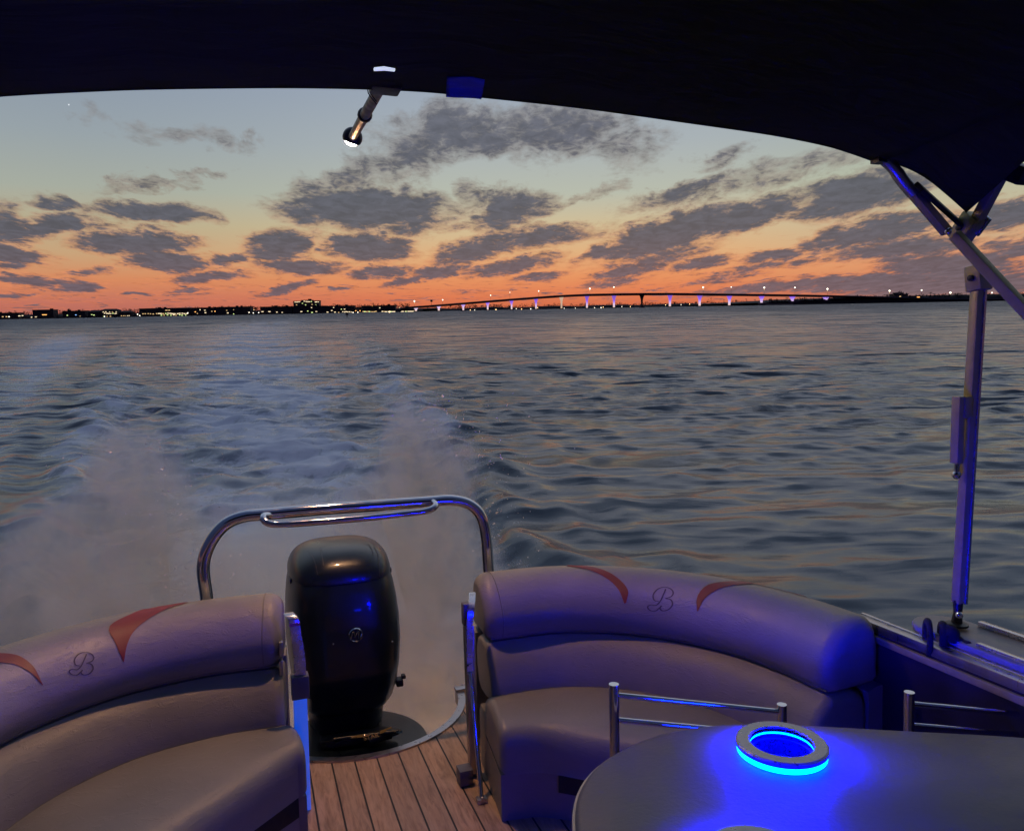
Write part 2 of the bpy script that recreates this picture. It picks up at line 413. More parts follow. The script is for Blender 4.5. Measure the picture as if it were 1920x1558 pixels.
def sofa(label, P, side, FR, base, sw, mono, ends, recess):
    t = thing('curved_sofa', label, 'sofa', base, group='curved sofas in the stern corners')
    rows = lofted(P, BOL, 44, side, .055, ends); bm_ = MB().grid(rows, cv=True); caprow(bm_, rows)
    bvh = surf_bvh(bm_); bol = bm_.build('bolster', M['vinyl'], t); bol['_b'] = list(base)
    for A, B in sw:
        pm = patch(bvh, A, B)
        if pm: pm.build('stripe', M['red'], bol)
    monogram(bvh, *mono, bol)
    Qs, Ts, Ls = path_fr(P, 60); Ns = np.stack([Ts[:, 1], -Ts[:, 0]], 1) * side; ss_ = np.linspace(0, Ls, 60)
    def seam(q, prof, nm, par, r=.0022):
        p = np.array([np.interp(q, ss_, Qs[:, k]) for k in (0, 1)]); nn = nz([np.interp(q, ss_, Ns[:, k]) for k in (0, 1)])
        pts = [(*(p + nn * o), z) for o, z in prof]
        MB().tube(pts, r, 6).build(nm, M['seamv'], par)
    seam(.066, BOL[:27], 'seam', bol)
    lo_ = [(*(np.array([np.interp(q, ss_, Qs[:, 0]), np.interp(q, ss_, Qs[:, 1])]) + nz([np.interp(q, ss_, Ns[:, 0]), np.interp(q, ss_, Ns[:, 1])]) * -.004), .4895) for q in np.linspace(.02, Ls - .02, 70)]
    MB().tube(lo_, .0032, 8).build('piping', M['seamv'], bol)
    rows = lofted(P, BAK, 44, side, .035, ends); bk = MB().grid(rows, cv=True); caprow(bk, rows); bk.build('back_cushion', M['vinyl'], t)
    # shell behind
    sh = 0 and resample([(.165, .05), (.165, .45), (.175, .60), (.24, .62), (.262, .56), (.262, .05)], 2)
    rows = lofted(P, [(.16, .03), (.16, .46), (.19, .47), (.243, .47), (.243, .03)], 44, side, .01, (False, False)); s = MB().grid(rows, cv=True); caprow(s, rows); s.build('back_shell', M['vinyl'], t)
    # seat
    n = 40; Q, T, L = path_fr(P, n); N = np.stack([T[:, 1], -T[:, 0]], 1) * side
    J = Q - N * .075; Fc, _ = crom(FR, n)
    prof = [(.0, .235), (.0, .292), (.04, .305), (.16, .318), (.45, .328), (.75, .322), (.92, .305), (.985, .275), (1.005, .235), (.995, .175), (.96, .160), (.5, .158), (.02, .158)]
    prof = resample(prof, 2)
    def seatrows(prof, ed=.03):
        rows = []
        for i in range(-6, n + 6):
            k = min(max(i, 0), n - 1); a, b = J[k], Fc[k]
            j = 0 if i >= 0 and i < n else (-i if i < 0 else i - n + 1)
            tt = T[k] * (-1 if i < 0 else 1)
            d = ed * math.sin(math.pi / 2 * j / 6); c = np.array([.5, .235]); cc = math.cos(math.pi / 2 * j / 6) if j else 1
            row = []
            wdt = np.linalg.norm(b - a)
            for u, z in prof:
                uu = u; zz = z
                if j:
                    sh = ed * (1 - cc); uu = .5 + (u - .5) * (1 - 2 * sh / wdt); zz = .24 + (z - .24) * max(0, 1 - sh / .085 * .9)
                q = a + (b - a) * uu + (tt * d if j else 0)
                row.append((*q, zz))
            rows.append(row)
        return rows
    rows = seatrows(prof); m = MB().grid(rows, cv=True); caprow(m, rows); m.build('seat_cushion', M['vinyl'], t)
    # base under the seat, set back from the front
    bp = [(-.42, .0), (-.42, .20), (-.30, .24), (.0, .235), (.05, .158), (.93, .156), (.94, .0)]
    rows = []
    for k in range(-1, n + 1):
        kk = min(max(k, 0), n - 1); e_ = T[kk] * (-.026 if k < 0 else .026 if k >= n else 0); a, b = J[kk] + e_, Fc[kk] + e_; rows.append([(*(a + (b - a) * u), z) for u, z in bp])
    m = MB().grid(rows, cv=True); caprow(m, rows); bs = m.build('base', M['vinyl'], t); bs['_b'] = list(base)
    for i0, i1 in recess:
        r = MB(); g = []
        for k in np.linspace(i0, i1, 8):
            a = np.array([np.interp(k, range(n), J[:, 0]), np.interp(k, range(n), J[:, 1])]); b = np.array([np.interp(k, range(n), Fc[:, 0]), np.interp(k, range(n), Fc[:, 1])])
            d = nz(b - a); q = b + d * .003; q2 = a + (b - a) * .945
            g.append([(*(a + (b - a) * .955), .152), (*(a + (b - a) * .955), .095), (*(a + (b - a) * .94), .09), (*(a + (b - a) * .94), .155)])
        r.grid(g, cv=True); r.fan(g[0]); r.fan(g[-1]); r.build('vent_slot', M['rub'], bs)
    return t
PR = [(.805, 2.655), (1.10, 2.635), (1.35, 2.50), (1.52, 2.29), (1.61, 2.05), (1.645, 1.80)]
FRr = [(.765, 2.285), (.87, 2.26), (.98, 2.17), (1.10, 2.05), (1.20, 1.91), (1.26, 1.72)]
sofa('right hand curved pale vinyl sofa with maroon stripes, behind the lit table', PR, -1, FRr, (1.2, 2.3, 0),
     [([(1062, 1060), (1110, 1063), (1150, 1078), (1177, 1105), (1174, 1130)], [(1062, 1061), (1105, 1069), (1138, 1085), (1160, 1106), (1171, 1132)]),
      ([(1307, 1146), (1308, 1118), (1330, 1096), (1380, 1090), (1440, 1094), (1512, 1107)], [(1309, 1146), (1322, 1122), (1352, 1103), (1392, 1096), (1440, 1097), (1512, 1108)])],
     (1238, 1124, 25), (True, True), [(8, 17)])
PL = [(.085, 2.70), (-.142, 2.715), (-.38, 2.665), (-.555, 2.555), (-.685, 2.41), (-.78, 2.2), (-.83, 1.9), (-.84, 1.5)]
FRl = [(.105, 2.41), (-.03, 2.28), (-.17, 2.15), (-.29, 2.02), (-.39, 1.88), (-.46, 1.74), (-.50, 1.60), (-.51, 1.45)]
sofa('left hand curved pale vinyl sofa with a tall maroon stripe beside the outboard motor', PL, 1, FRl, (-.3, 2.4, 0),
     [([(352, 1129), (300, 1133), (250, 1150), (205, 1175), (216, 1205), (231, 1240)], [(352, 1130), (310, 1143), (275, 1163), (250, 1185), (238, 1210), (232, 1241)]),
      ([(-30, 1228), (0, 1225), (35, 1230), (62, 1250), (80, 1284)], [(-30, 1248), (0, 1243), (30, 1247), (58, 1262), (79, 1285)])],
     (152, 1245, 24), (True, True), [(0, 8)])

# ------------------------------------------------------------------ gates beside the opening
def gates():
    y = 2.62
    t = thing('gate_post', 'left gate post with bright blue light painted on as glow, curved top with small red sticker', 'gate', (.12, y, 0))
    top = ay(546, 1150, y); br = ay(562, 1265, y); lo = az(578, 1620, 0); 
    P, _ = crom([(ay(548, 1152, y) + [-.012, .02, 0]), ay(550, 1160, y), ay(556, 1195, y), ay(561, 1230, y), ay(563, 1272, y)], 18)
    mb = MB(); rows = []
    for i, p in enumerate(P):
        w = .016 + .004 * i / 17; rows.append([p + np.array(q) for q in ((-w, -.012, 0), (w, -.012, 0), (w, .012, 0), (-w, .012, 0))])
    mb.grid(rows, cv=True); mb.fan(rows[0]); mb.fan(rows[-1]); mb.build('curved_arm', M['alub'], t, bevel=.003)
    mb = MB(); mb.box(ay(551, 1169, y) + np.array([.002, -.0135, 0]), (.034, .002, .010)); mb.build('sticker', M['redtag'], t)
    a = ay(562.5, 1264, y); b = ay(562.5, 1306, y); mb = MB(); mb.box((a + b) / 2, (.058, .052, abs(a[2] - b[2]))); mb.build('bracket', M['cap'], t, bevel=.004)
    mb = MB(); f = ay(572, 1557, y); f = f + (f - b) / (b[2] - f[2]) * f[2]; f[2] = 0.004
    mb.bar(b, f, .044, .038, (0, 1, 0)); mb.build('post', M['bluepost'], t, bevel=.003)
    # hinge plates on the sofa side
    for py in (1215, 1250):
        h = ay(527, py, 2.70); mb = MB(); mb.box(h, (.012, .03, .05)); mb.build('hinge', M['alu'], t, bevel=.002)
    # right gate
    y = 2.62
    t = thing('gate_post', 'right gate post with capped top and thin blue diagonal stay rod', 'gate', (.78, y, 0))
    a = ay(874, 1136, y); f = ay(889, 1470, y); a2 = ay(878, 1172, y)
    mb = MB(); mb.box((ay(873, 1130, y) + ay(876, 1170, y)) / 2, (.030, .036, ay(873, 1130, y)[2] - ay(876, 1170, y)[2])); mb.build('cap', M['cap'], t, bevel=.004)
    mb = MB(); foot = f + (f - a2) / (a2[2] - f[2]) * f[2]; foot[2] = .004
    mb.bar(a2, foot, .034, .034, (0, 1, 0)); mb.build('post', M['alu'], t, bevel=.003)
    P, _ = crom([ay(893, 1118, 2.62) + [0, .05, 0], ay(884, 1135, 2.60), ay(880, 1165, 2.59), ay(880, 1200, 2.59), ay(881, 1262, 2.59)], 14)
    rows = [[p + np.array(q) for q in ((-.011, -.006, 0), (.011, -.006, 0), (.011, .006, 0), (-.011, .006, 0))] for p in P]
    mb = MB().grid(rows, cv=True); mb.fan(rows[0]); mb.fan(rows[-1]); mb.build('latch_arm', M['alub'], t)
    mb = MB(); c = ay(880.5, 1248, 2.578); mb.lathe([(.0001, -.008), (.007, -.008), (.007, .004), (.0001, .004)], c, 14, np.array([[1, 0, 0], [0, 0, 1], [0, -1, 0.]])); mb.build('bolt', M['chrome'], t)
    mb = MB(); fr = az(903, 1497, 0.012); mb.tube([ay(882, 1262, 2.58), fr], .0085, 12); mb.build('stay_rod', M['chrome'], t)
    mb = MB(); mb.box(fr + [0, 0, -.003], (.035, .03, .014)); mb.sphere(fr + [0, -.012, .008], .006, 6); mb.build('rod_foot', M['alu'], t)
    q = az(872, 1468, 0.0); mb = MB(); mb.box(q + [0.0, 0, .032], (.05, .055, .056)); mb.build('foot_bracket', M['cap'], t, bevel=.003)
gates()

# ------------------------------------------------------------------ tow bar
def towbar():
    y = 3.0
    t = thing('tow_bar', 'polished steel arch rail over the outboard motor with a long handle loop', 'tow bar', (.38, y, 0))
    L = [(-.165, y, .0), (-.172, y, .5), (-.18, y, .72)]
    pts = [ay(387, 1118, y), ay(381, 1062, y), ay(393, 1020, y), ay(420, 985, y), ay(455, 969, y), ay(500, 964, y), ay(600, 955, y), ay(700, 948, y), ay(800, 941, y), ay(845, 938, y), ay(880, 946, y), ay(902, 968, y), ay(911, 1005, y), ay(916, 1068, y)]
    P, _ = crom(pts, 80); P = [np.array([P[0][0] + .004, y, .0])] + list(P) + [np.array([P[-1][0] + .01, y, 0])]
    MB().tube(P, .0235, 22).build('arch_rail', M['chrome'], t)
    y2 = 2.93
    Q, _ = crom([ay(505, 966, y - .015), ay(494, 968, 2.96), ay(498, 978, y2), ay(525, 983, y2), ay(650, 974, y2), ay(760, 963, y2), ay(802, 957, y2), ay(817, 948, 2.95), ay(812, 941, y - .015)], 60)
    MB().tube(Q, .0135, 16).build('handle_loop', M['chrome'], t)
    for s in (P[0], P[-1]):
        MB().lathe([(.0001, .012), (.03, .012), (.05, .004), (.05, 0)], (s[0], y, 0.003), 24).build('base_flange', M['chrome'], t)
towbar()

# ------------------------------------------------------------------ outboard motor
def motor():
    cx, cy = .372, 3.44
    t = thing('outboard_motor', 'black glossy outboard motor with round silver emblem in the motor well', 'outboard motor', (cx, cy, -.1))
    def sec(z, w, d, e, dx=0, dy=0, n=56):
        o = []
        for k in range(n):
            a = 2 * math.pi * k / n; c, s = math.cos(a), math.sin(a)
            x = abs(c) ** (2 / e) * math.copysign(1, c); y = abs(s) ** (2 / e) * math.copysign(1, s)
            yy = y * d
            taper = 1 - .10 * (-y if y < 0 else 0) + .0
            o.append((cx + dx + x * w * taper, cy + dy + yy, z))
        return o
    # cowl: stations from the bottom up
    st = [(.03, .195, .24, 3.2, .0, .02), (.06, .212, .26, 3.4, 0, .015), (.13, .230, .285, 3.6, 0, .01), (.22, .240, .30, 3.8, 0, 0), (.32, .248, .30, 3.9, 0, 0), (.42, .246, .295, 3.9, -.001, 0),
          (.50, .240, .288, 3.9, -.003, .005), (.57, .230, .28, 3.8, -.005, .01), (.62, .218, .268, 3.6, -.006, .015)]
    P = np.array(st); zz = np.linspace(.03, .62, 34); rows = []
    for z in zz: rows.append(sec(z, *[np.interp(z, P[:, 0], P[:, k]) for k in range(1, 6)]))
    low = MB().grid(rows, cv=True); low.fan(rows[0][::-1]); low.fan(rows[-1])
    cowl = low.build('cowl', M['black'], t, auto=55); cowl['_b'] = list(t['_b'])
    bv = surf_bvh(low)
    rows = []                                # domed lid, slightly wider
    for i in range(15):
        u = i / 14; z = .612 + .122 * math.sin(u * math.pi / 2) ; k = math.cos(u * math.pi / 2) ** .55 if u < 1 else 0
        if i == 0: rows.append(sec(.606, .214, .262, 3.6, -.006, .015))
        rows.append(sec(z, .012 + .212 * k, .012 + .262 * k, 3.6 - 1.0 * u, -.006 - .004 * u, .015))
    lid = MB().grid(rows, cv=True); lid.fan(rows[0][::-1]); lid.fan(rows[-1]); lid.build('lid', M['black'], t, auto=55)
    bl = surf_bvh(lid)
    for A in ([(581, 1036), (590, 1052), (596, 1078)], [(601, 1028), (604, 1042), (607, 1060)], [(702, 1026), (709, 1042), (712, 1082)], [(690, 1020), (697, 1030), (700, 1040)]):
        pm = stroke(bl, A, 1.0, .0012, 16)
        if len(pm.v) > 6: pm.build('crease_line', M['satin'], t)
    # vent lip left and right of the lid
    for sx in (-1, 1):
        m = MB(); m.box((cx - .006 + sx * .214, cy + .03, .60), (.014, .22, .02)); m.build('vent_lip', M['satin'], t, bevel=.004)
    # latch low on the right flank
    m = MB(); m.box((cx + .225, cy - .12, .10), (.03, .05, .03)); m.box((cx + .245, cy - .12, .122), (.018, .03, .016)); m.build('latch', M['satin'], t, bevel=.004)
    # emblem
    h = hit(bv, 667, 1190); c, n_ = h; up = np.array([0, 0, 1.]); x = nz(np.cross(up, n_)); yv = np.cross(n_, x); rot = np.stack([x, yv, n_], 1)
    em = MB(); r = .027
    ring = [[c + rot @ np.array([(r + a) * math.cos(2 * math.pi * k / 40), (r + a) * math.sin(2 * math.pi * k / 40), z]) for a, z in ((-.003, .002), (0, .006), (.003, .002))] for k in range(40)]
    em.grid(ring, cu=True); eo = em.build('emblem', M['chrome'], cowl)
    e2 = MB()
    for A in ([(-.022, -.016), (-.012, .015), (-.008, .017), (-.004, -.006)], [(-.004, -.006), (.004, .008), (.012, .016), (.011, -.014)], [(.011, -.014), (.020, -.010), (.024, .004)]):
        e2.tube([c + rot @ np.array([a * 1., b * 1., .005]) for a, b in crom([(*q, 0) for q in A], 12)[0][:, :2]], .0024, 8)
    e2.build('emblem_mark', M['chrome'], cowl)
    for px, py in ((735, 1203), (625, 1207)):
        h = hit(bv, px, py); m = MB(); m.sphere(h[0], .004, 6); m.build('rivet', M['chrome'], cowl)
    # mid section and swivel plate below the deck line
    rows = [sec(z, w, d, 3., 0, dy) for z, w, d, dy in ((.06, .185, .21, .02), (.0, .175, .19, .02), (-.07, .165, .18, .02), (-.3, .1, .14, .03), (-.75, .07, .13, .05))]
    m = MB().grid(rows, cv=True); m.fan(rows[0]); m.fan(rows[-1][::-1]); m.build('midsection', M['satin'], t)
    m = MB(); m.lathe([(.0001, -.085), (.30, -.085), (.335, -.092), (.345, -.11), (.345, -.16), (.0001, -.16)], (.35, 3.20, 0), 60); pl = m.build('swivel_plate', M['black'], t); pl['_b'] = list(t['_b'])
    m = MB(); m.bar(az(600, 1392, -.06), az(735, 1372, -.05), .06, .035); m.bar(az(690, 1392, -.055), az(745, 1368, -.05), .03, .03); m.build('tilt_bracket', M['satin'], t, bevel=.006)
    m = MB(); m.tube([az(625, 1386, -.035), az(752, 1370, -.035)], .009, 10); m.build('steering_rod', M['black'], t)
    for px, py, s in ((748, 1372, .012), (632, 1391, .009), (607, 1396, .009)):
        m = MB(); m.box(az(px, py, -.022), (s * 2.2, s * .8, s * .6)); m.build('bolt', M['chrome'], t)
    # lettering on the base
    cu = bpy.data.curves.new('lettering', 'FONT'); cu.body = 'STAR'; cu.size = .028; cu.extrude = .0006; cu.align_x = 'CENTER'
    tmp = bpy.data.objects.new('tmp', cu); COL.objects.link(tmp)
    dg = bpy.context.evaluated_depsgraph_get(); me = bpy.data.meshes.new_from_object(tmp.evaluated_get(dg)); bpy.data.objects.remove(tmp)
    p = az(697, 1384, -.028)
    me.materials.clear(); me.materials.append(M['gold']); o = bpy.data.objects.new('lettering', me); COL.objects.link(o); o.parent = pl
    o.matrix_parent_inverse = Matrix.Identity(4)
    o.matrix_local = Matrix.Translation(Vector(p - np.array(t['_b']))) @ Matrix.Rotation(R(8), 4, 'Z') @ Matrix.Rotation(R(28), 4, 'X')
    for s in (-1, 1):
        a = p + np.array([s * .035, 0, .022]); b = p + np.array([s * .085, s * .012, .026]); m = MB(); m.bar(a, b, .003, .006); m.bar(a + [0, 0, -.006], (a + b) / 2 + [0, 0, -.004], .003, .005); m.build('wing_mark', M['gold'], pl)
motor()

# ------------------------------------------------------------------ table with lit cup holders
def table():
    z = .64
    out = [(.50, 1.06), (.535, 1.22), (.60, 1.36), (.70, 1.455), (.85, 1.512), (1.0, 1.512), (1.15, 1.465), (1.40, 1.33), (1.64, 1.195), (1.84, 1.05), (1.90, .90), (1.84, .78), (1.6, .72), (1.2, .76), (.8, .80), (.58, .88)]
    O, _ = crom(out + [out[0]], 120); O = O[:-1]
    t = thing('table', 'oval grey boat table with glowing blue cup holders', 'table', (1.15, 1.1, 0))
    holes = [np.array([1.082, 1.338]), az(1422, 1610, .665)[:2]]
    # rounded top with holes
    top = MB(); prof = [(.012, z - .038), (.0, z - .028), (-.002, z - .015), (.004, z - .004), (.014, z)]
    def offs(d):
        n = len(O); q = []
        for i in range(n):
            tt = nz(O[(i + 1) % n] - O[i - 1]); nn = np.array([-tt[1], tt[0]]); c = np.array([1.15, 1.1])
            if nn @ (c - O[i]) < 0: nn = -nn
            q.append(O[i] + nn * d)
        return q
    rows = [[(*p, zz) for p in offs(d)] for d, zz in prof]; top.grid(rows, cv=True); top.fan(rows[0])
    inner = rows[-1]
    bm = bmesh.new(); vs = [bm.verts.new(p) for p in inner]; es = [bm.edges.new((vs[i], vs[(i + 1) % len(vs)])) for i in range(len(vs))]
    for h in holes:
        hv = [bm.verts.new((h[0] + .062 * math.cos(2 * math.pi * k / 48), h[1] + .062 * math.sin(2 * math.pi * k / 48), z)) for k in range(48)]
        es += [bm.edges.new((hv[i], hv[(i + 1) % 48])) for i in range(48)]
    bmesh.ops.triangle_fill(bm, edges=es, use_beauty=True); bm.verts.ensure_lookup_table()
    b0 = len(top.v); top.v += [tuple(v.co) for v in bm.verts]; top.f += [tuple(b0 + v.index for v in f.verts) for f in bm.faces]; 
    bm.verts.index_update(); top.f = [f for f in top.f if len(f) > 2 and -1 not in f]
    top.f = top.f[:len(top.f) - len(bm.faces)] + [tuple(b0 + v.index for v in f.verts) for f in bm.faces]; bm.free()
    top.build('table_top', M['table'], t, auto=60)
    e = MB(); rows = [[(*p, zz) for p in offs(d)] for d, zz in ((.001, z - .026), (-.0045, z - .024), (-.0055, z - .018), (-.0045, z - .012), (.001, z - .010))]; e.grid(rows, cv=True); e.build('edge_trim', M['trim'], t)
    MB().lathe([(.05, z - .04), (.05, .02), (.17, .012), (.18, .001)], (1.15, 1.08, 0), 32).build('pedestal', M['alu'], t)
    for h in holes:
        c = (h[0], h[1], z)
        r = MB().lathe([(.066, .022), (.069, .0255), (.094, .0255), (.098, .022), (.098, .0145), (.066, .0145)], c, 64).build('cup_holder', M['ring'], t); r['_b'] = list(t['_b'])
        MB().lathe([(.0950, .0145), (.0958, .008), (.0950, .001)], c, 64).build('led_ring', M['led'], r)
        MB().lathe([(.067, .0145), (.0665, .0085)], c, 64).build('inner_led', M['led'], r)
        MB().lathe([(.0665, .010), (.064, -.075), (.055, -.085), (.0001, -.085)], c, 48).build('cup_well', M['ledw'], r)
        MB().lathe([(.067, -.05), (.066, -.080), (.056, -.089), (.0001, -.089)], c, 40).build('well_glow', M['wellglow'], r)  # glowing shell added under the well, lights the seats below the table
        m = MB(); m.bar((h[0] - .03, h[1], z - .075), (h[0] + .03, h[1] + .01, z - .075), .008, .006); m.build('drain_bar', M['satin'], r)
M['wellglow'] = emis('blue_well_glow', (0., .01, 1.), 60.)
M['ledw'] = mat('cup_well_plastic', (.006, .007, .02), .25, var=.2, nscale=40)
table()

# ------------------------------------------------------------------ chrome ladder frames beyond the table
def frames():
    def fr(label, a, b, za, zb, bars):
        t = thing('chrome_rack', label, 'rail', (a[0], a[1], 0), group='chrome rail frames standing behind the table')
        for p, zt in ((a, za), (b, zb)):
            MB().tube([(p[0], p[1], .004), (p[0], p[1], zt)], .0125, 18).build('post', M['chrome'], t)
        for u, v in bars: MB().tube([(a[0], a[1], u), (b[0], b[1], v)], .0068, 12).build('crossbar', M['chrome'], t)
    a = ay(1151, 1282, 1.62); b = ay(1466, 1320, 1.62 - .06)
    a2 = ay(1152, 1302, 1.62)[2]; b2 = ay(1466, 1334, 1.56)[2]
    fr('chrome two-post rail frame with two crossbars, in front of the right sofa', a, b, a[2], b[2], [(a2, b2), (a2 - .062, b2 - .062)])
    a = ay(1705, 1297, 1.42); b = ay(2040, 1336, 1.36); a2 = ay(1706, 1318, 1.42)[2]; b2 = ay(2040, 1350, 1.36)[2]
    fr('chrome rail frame by the dark side wall, cut off at the right edge', a, b, a[2], b[2], [(a2, b2), (a2 - .055, b2 - .055)])
frames()

# ------------------------------------------------------------------ side fence, ledge, rope
XR = 1.865
def side():
    t = thing('side_fence', 'dark panelled side fence of the boat with aluminium top rail', 'fence', (XR, 1.0, 0))
    MB().box((XR + .012, .0 + 0., .32), (.02, 3.9, .62)).build('panel', M['panel'], t)
    m = MB(); m.box((XR + .012, 0.0, .645), (.036, 3.9, .030)); m.build('top_rail', M['alu'], t, bevel=.006)
    m = MB(); m.box((XR + .036, 0.0, .657), (.012, 3.9, .012)); m.build('rail_lip', M['alub'], t, bevel=.003)
    m = MB(); m.box((XR - .006, 0.0, .612), (.012, 3.9, .022)); m.build('lower_rail', M['aluw'], t, bevel=.003)
    MB().box((XR + .012, 1.93, .32), (.04, .04, .63)).build('corner_post', M['alu'], t, bevel=.004)
    t = thing('side_fence', 'left side fence of the boat behind the left sofa', 'fence', (-.98, 1.0, 0))
    MB().box((-1.0, .5, .32), (.02, 4.6, .62)).build('panel', M['panel'], t)
    m = MB(); m.box((-1.0, .5, .645), (.036, 4.6, .03)); m.build('top_rail', M['alu'], t, bevel=.006)
    # ledge outboard of the rail, rounded aft end
    t = thing('side_ledge', 'grey rounded ledge along the right rail under the canopy pole', 'ledge', (1.97, 1.3, .68))
    w0, w1, ye = XR + .045, 2.095, 1.80; r = (w1 - w0) / 2
    poly = [(w0, -1.5), (w0, ye - r)] + [((w0 + w1) / 2 - r * math.cos(math.pi * k / 16), ye - r + r * 1.15 * math.sin(math.pi * k / 16)) for k in range(1, 16)] + [(w1, ye - r), (w1, -1.5)]
    m = MB(); m.prism(poly, .650, .682, .008); m.build('board', M['shelf'], t, auto=35)
    m = MB(); m.box((w1 - .012, .12, .690), (.022, 3.1, .016)); m.build('outer_rail', M['alub'], t, bevel=.004)
    m = MB(); m.box((w0 + .018, .05, .688), (.018, 3.0, .012)); m.build('inner_rail', M['alub'], t, bevel=.003)
    # loop of rope tied at the rail
    c = np.array([XR + .03, 1.66, .69])
    def loop(c, r1, r2, a0, tilt, n=26):
        return [c + np.array([r1 * math.cos(a) * .6, r1 * math.cos(a) * .8 * math.cos(tilt), r2 * math.sin(a)]) for a in np.linspace(a0, a0 + 2 * math.pi, n)]
    t = thing('tie_rope', 'black rope loop and knot tied around the right top rail', 'rope', c)
    MB().tube(loop(c + [-.02, .01, -.015], .035, .05, .3, .2), .009, 10).build('loop', M['rope'], t)
    MB().tube(loop(c + [.015, -.01, -.01], .03, .035, .9, .6), .012, 10).build('loop', M['rope'], t)
    k = MB(); k.sphere(c + [.02, -.03, .005], .027, 8); k.tube([c + [.02, -.03, 0], c + [.035, -.06, -.02], c + [.03, -.085, -.01]], [.018, .015, .009], 10); k.build('knot', M['rope'], t)
side()

# ------------------------------------------------------------------ canopy, its frame and poles
def canopy():
    Y = 1.66
    t = thing('bimini_canopy', 'black canvas boat canopy stretched overhead on an aluminium frame', 'canopy', (.4, Y, 0))
    edge = [(-330, 212), (-150, 188), (0, 175), (150, 167), (300, 162), (560, 160), (770, 166), (900, 178), (1100, 200), (1300, 228), (1450, 250), (1550, 270), (1600, 285), (1650, 303)]
    E_ = [ay(px, py, Y) for px, py in edge]
    J = ax(1815, 430, 2.045)
    TB = ax(1922, 236, 2.045)              # where the forward bow leaves the picture
    Q, _ = crom(E_, 60)
    # fabric: rear hem, hanging valance thickness and roof running forward
    rows = []
    left = [np.array([Q[0][0] - .35, Y, Q[0][2] - .18]), np.array([Q[0][0] - .2, Y, Q[0][2] - .07])]
    Q2 = [*left, *Q]
    ys = np.linspace(0, 1, 30)
    for i, q in enumerate(Q2):
        row = [q + [0, -.004, -.0], q + [0, .012, .004], q + [0, .012, .05]]
        row = [q + [0, .004, 0]]
        for v in ys[1:]:
            yy = Y - v * 3.3; crown = .06 * math.sin(min(1, v * 1.4) * math.pi / 2) ** .7
            wr = .006 * math.sin(i * .9 + v * 9) * math.sin(v * 30)
            row.append(np.array([q[0], yy, q[2] + crown + wr]))
        rows.append(row)
    rf = MB().grid(rows); 
    roof = rf.build('roof_cloth', M['canvas'], t); roof['_b'] = list(t['_b'])
    md = roof.modifiers.new('thick', 'SOLIDIFY'); md.thickness = .004
    # rear hem
    MB().tube([q + [0, .004, -.001] for q in Q2], .0045, 8).build('hem', M['canvas'], roof)
    # side curtain between the rear bow and the forward bow
    A = [ay(1650, 303, Y), ay(1690, 312, Y - .01), ay(1733, 333, Y - .03), ay(1775, 366, Y - .05), ax(1812, 399, 2.03)]
    Bp = [ax(1816, 396, 2.03), ax(1840, 355, 2.03), ax(1880, 290, 2.03), ax(1925, 222, 2.03), ax(2000, 60, 2.03)]
    A2, _ = crom(A, 16); B2, _ = crom(Bp, 16)
    top = [Q[-1] + np.array([0, -v * 2.4, .05 * math.sin(min(1, v * 1.4) * math.pi / 2) + .002]) for v in np.linspace(0, .5, 31)]
    low = list(A2) + list(B2)[1:]
    rows = []
    for a, b in zip(low, top):
        rows.append([a + (b - a) * k / 8 + np.array([.012 * math.sin(math.pi * k / 8), 0, 0]) for k in range(9)])
    sc_ = MB().grid(rows).build('side_curtain', M['canvas'], t); md = sc_.modifiers.new('thick', 'SOLIDIFY'); md.thickness = .004
    # tubes
    def fbar(p, q, w, h, name, m=M['aluw'], up=(1, 0, 0)):
        return MB().bar(p, q, w, h, up).build(name, m, t, bevel=.004)
    X = 2.045
    a0 = ay(1655, 300, Y); a1 = ay(1672, 318, Y); a2 = ay(1705, 355, Y + .0); j = ax(1822, 462, X); lowr = ax(1965, 628, X); p0_ = ay(1790, 440, Y); lowr = p0_ + (lowr - p0_) * ((p0_[2] - .70) / (p0_[2] - lowr[2]))
    P, _ = crom([a0 + [-.02, 0, .015], ay(1672, 312, Y), ay(1692, 338, Y - .0), ay(1712, 362, Y)], 12)
    MB().tube(P, [.016] * 6 + [.018] * 6, 12).build('bow_tube', M['alu'], t)
    e1 = ay(1776, 436, Y)
    fbar(ay(1704, 352, Y), e1, .028, .024, 'rear_bow')
    s1 = ay(1722, 350, Y - .04); s2 = ax(1800, 420, X - .02)
    fbar(s1, s2, .034, .014, 'strap', M['rub'])
    fbar(ay(1790, 440, Y), lowr, .030, .028, 'brace', up=(1, 0, 0))
    fbar(ax(1824, 428, X), ax(1925, 238, X), .030, .028, 'forward_bow')
    fbar(ax(1826, 410, X + .024), ax(1846, 428, X + .024), .06, .012, 'blue_side_plate', M['alub'])
    # joint blocks
    def blk(px, py, X_, sx, sy, ang, name, m):
        c = ax(px, py, X_); ca, sa = math.cos(ang), math.sin(ang)
        rot = np.array([[1, 0, 0], [0, ca, -sa], [0, sa, ca]]); o = MB().box(c, (.05, sx, sy), rot).build(name, m, t, bevel=.006)
        MB().lathe([(.0001, 0), (.009, 0), (.009, .008), (.0001, .010)], c + [-.026, 0, 0], 14, np.array([[0, 0, -1], [0, 1, 0], [1, 0, 0.]])).build('bolt', M['satin'], t); return o
    blk(1812, 428, X, .055, .085, R(42), 'joint_block', M['aluw'])
    blk(1834, 522, X, .052, .075, R(-6), 'joint_block', M['aluw'])
    blk(1899, 322, X, .10, .05, R(30), 'clamp', M['satin'])
    m = MB(); m.box(ay(1648, 294, Y - .01), (.03, .03, .035)); m.sphere(ay(1649, 292, Y - .03), .004, 6); m.build('snap_fitting', M['satin'], t)
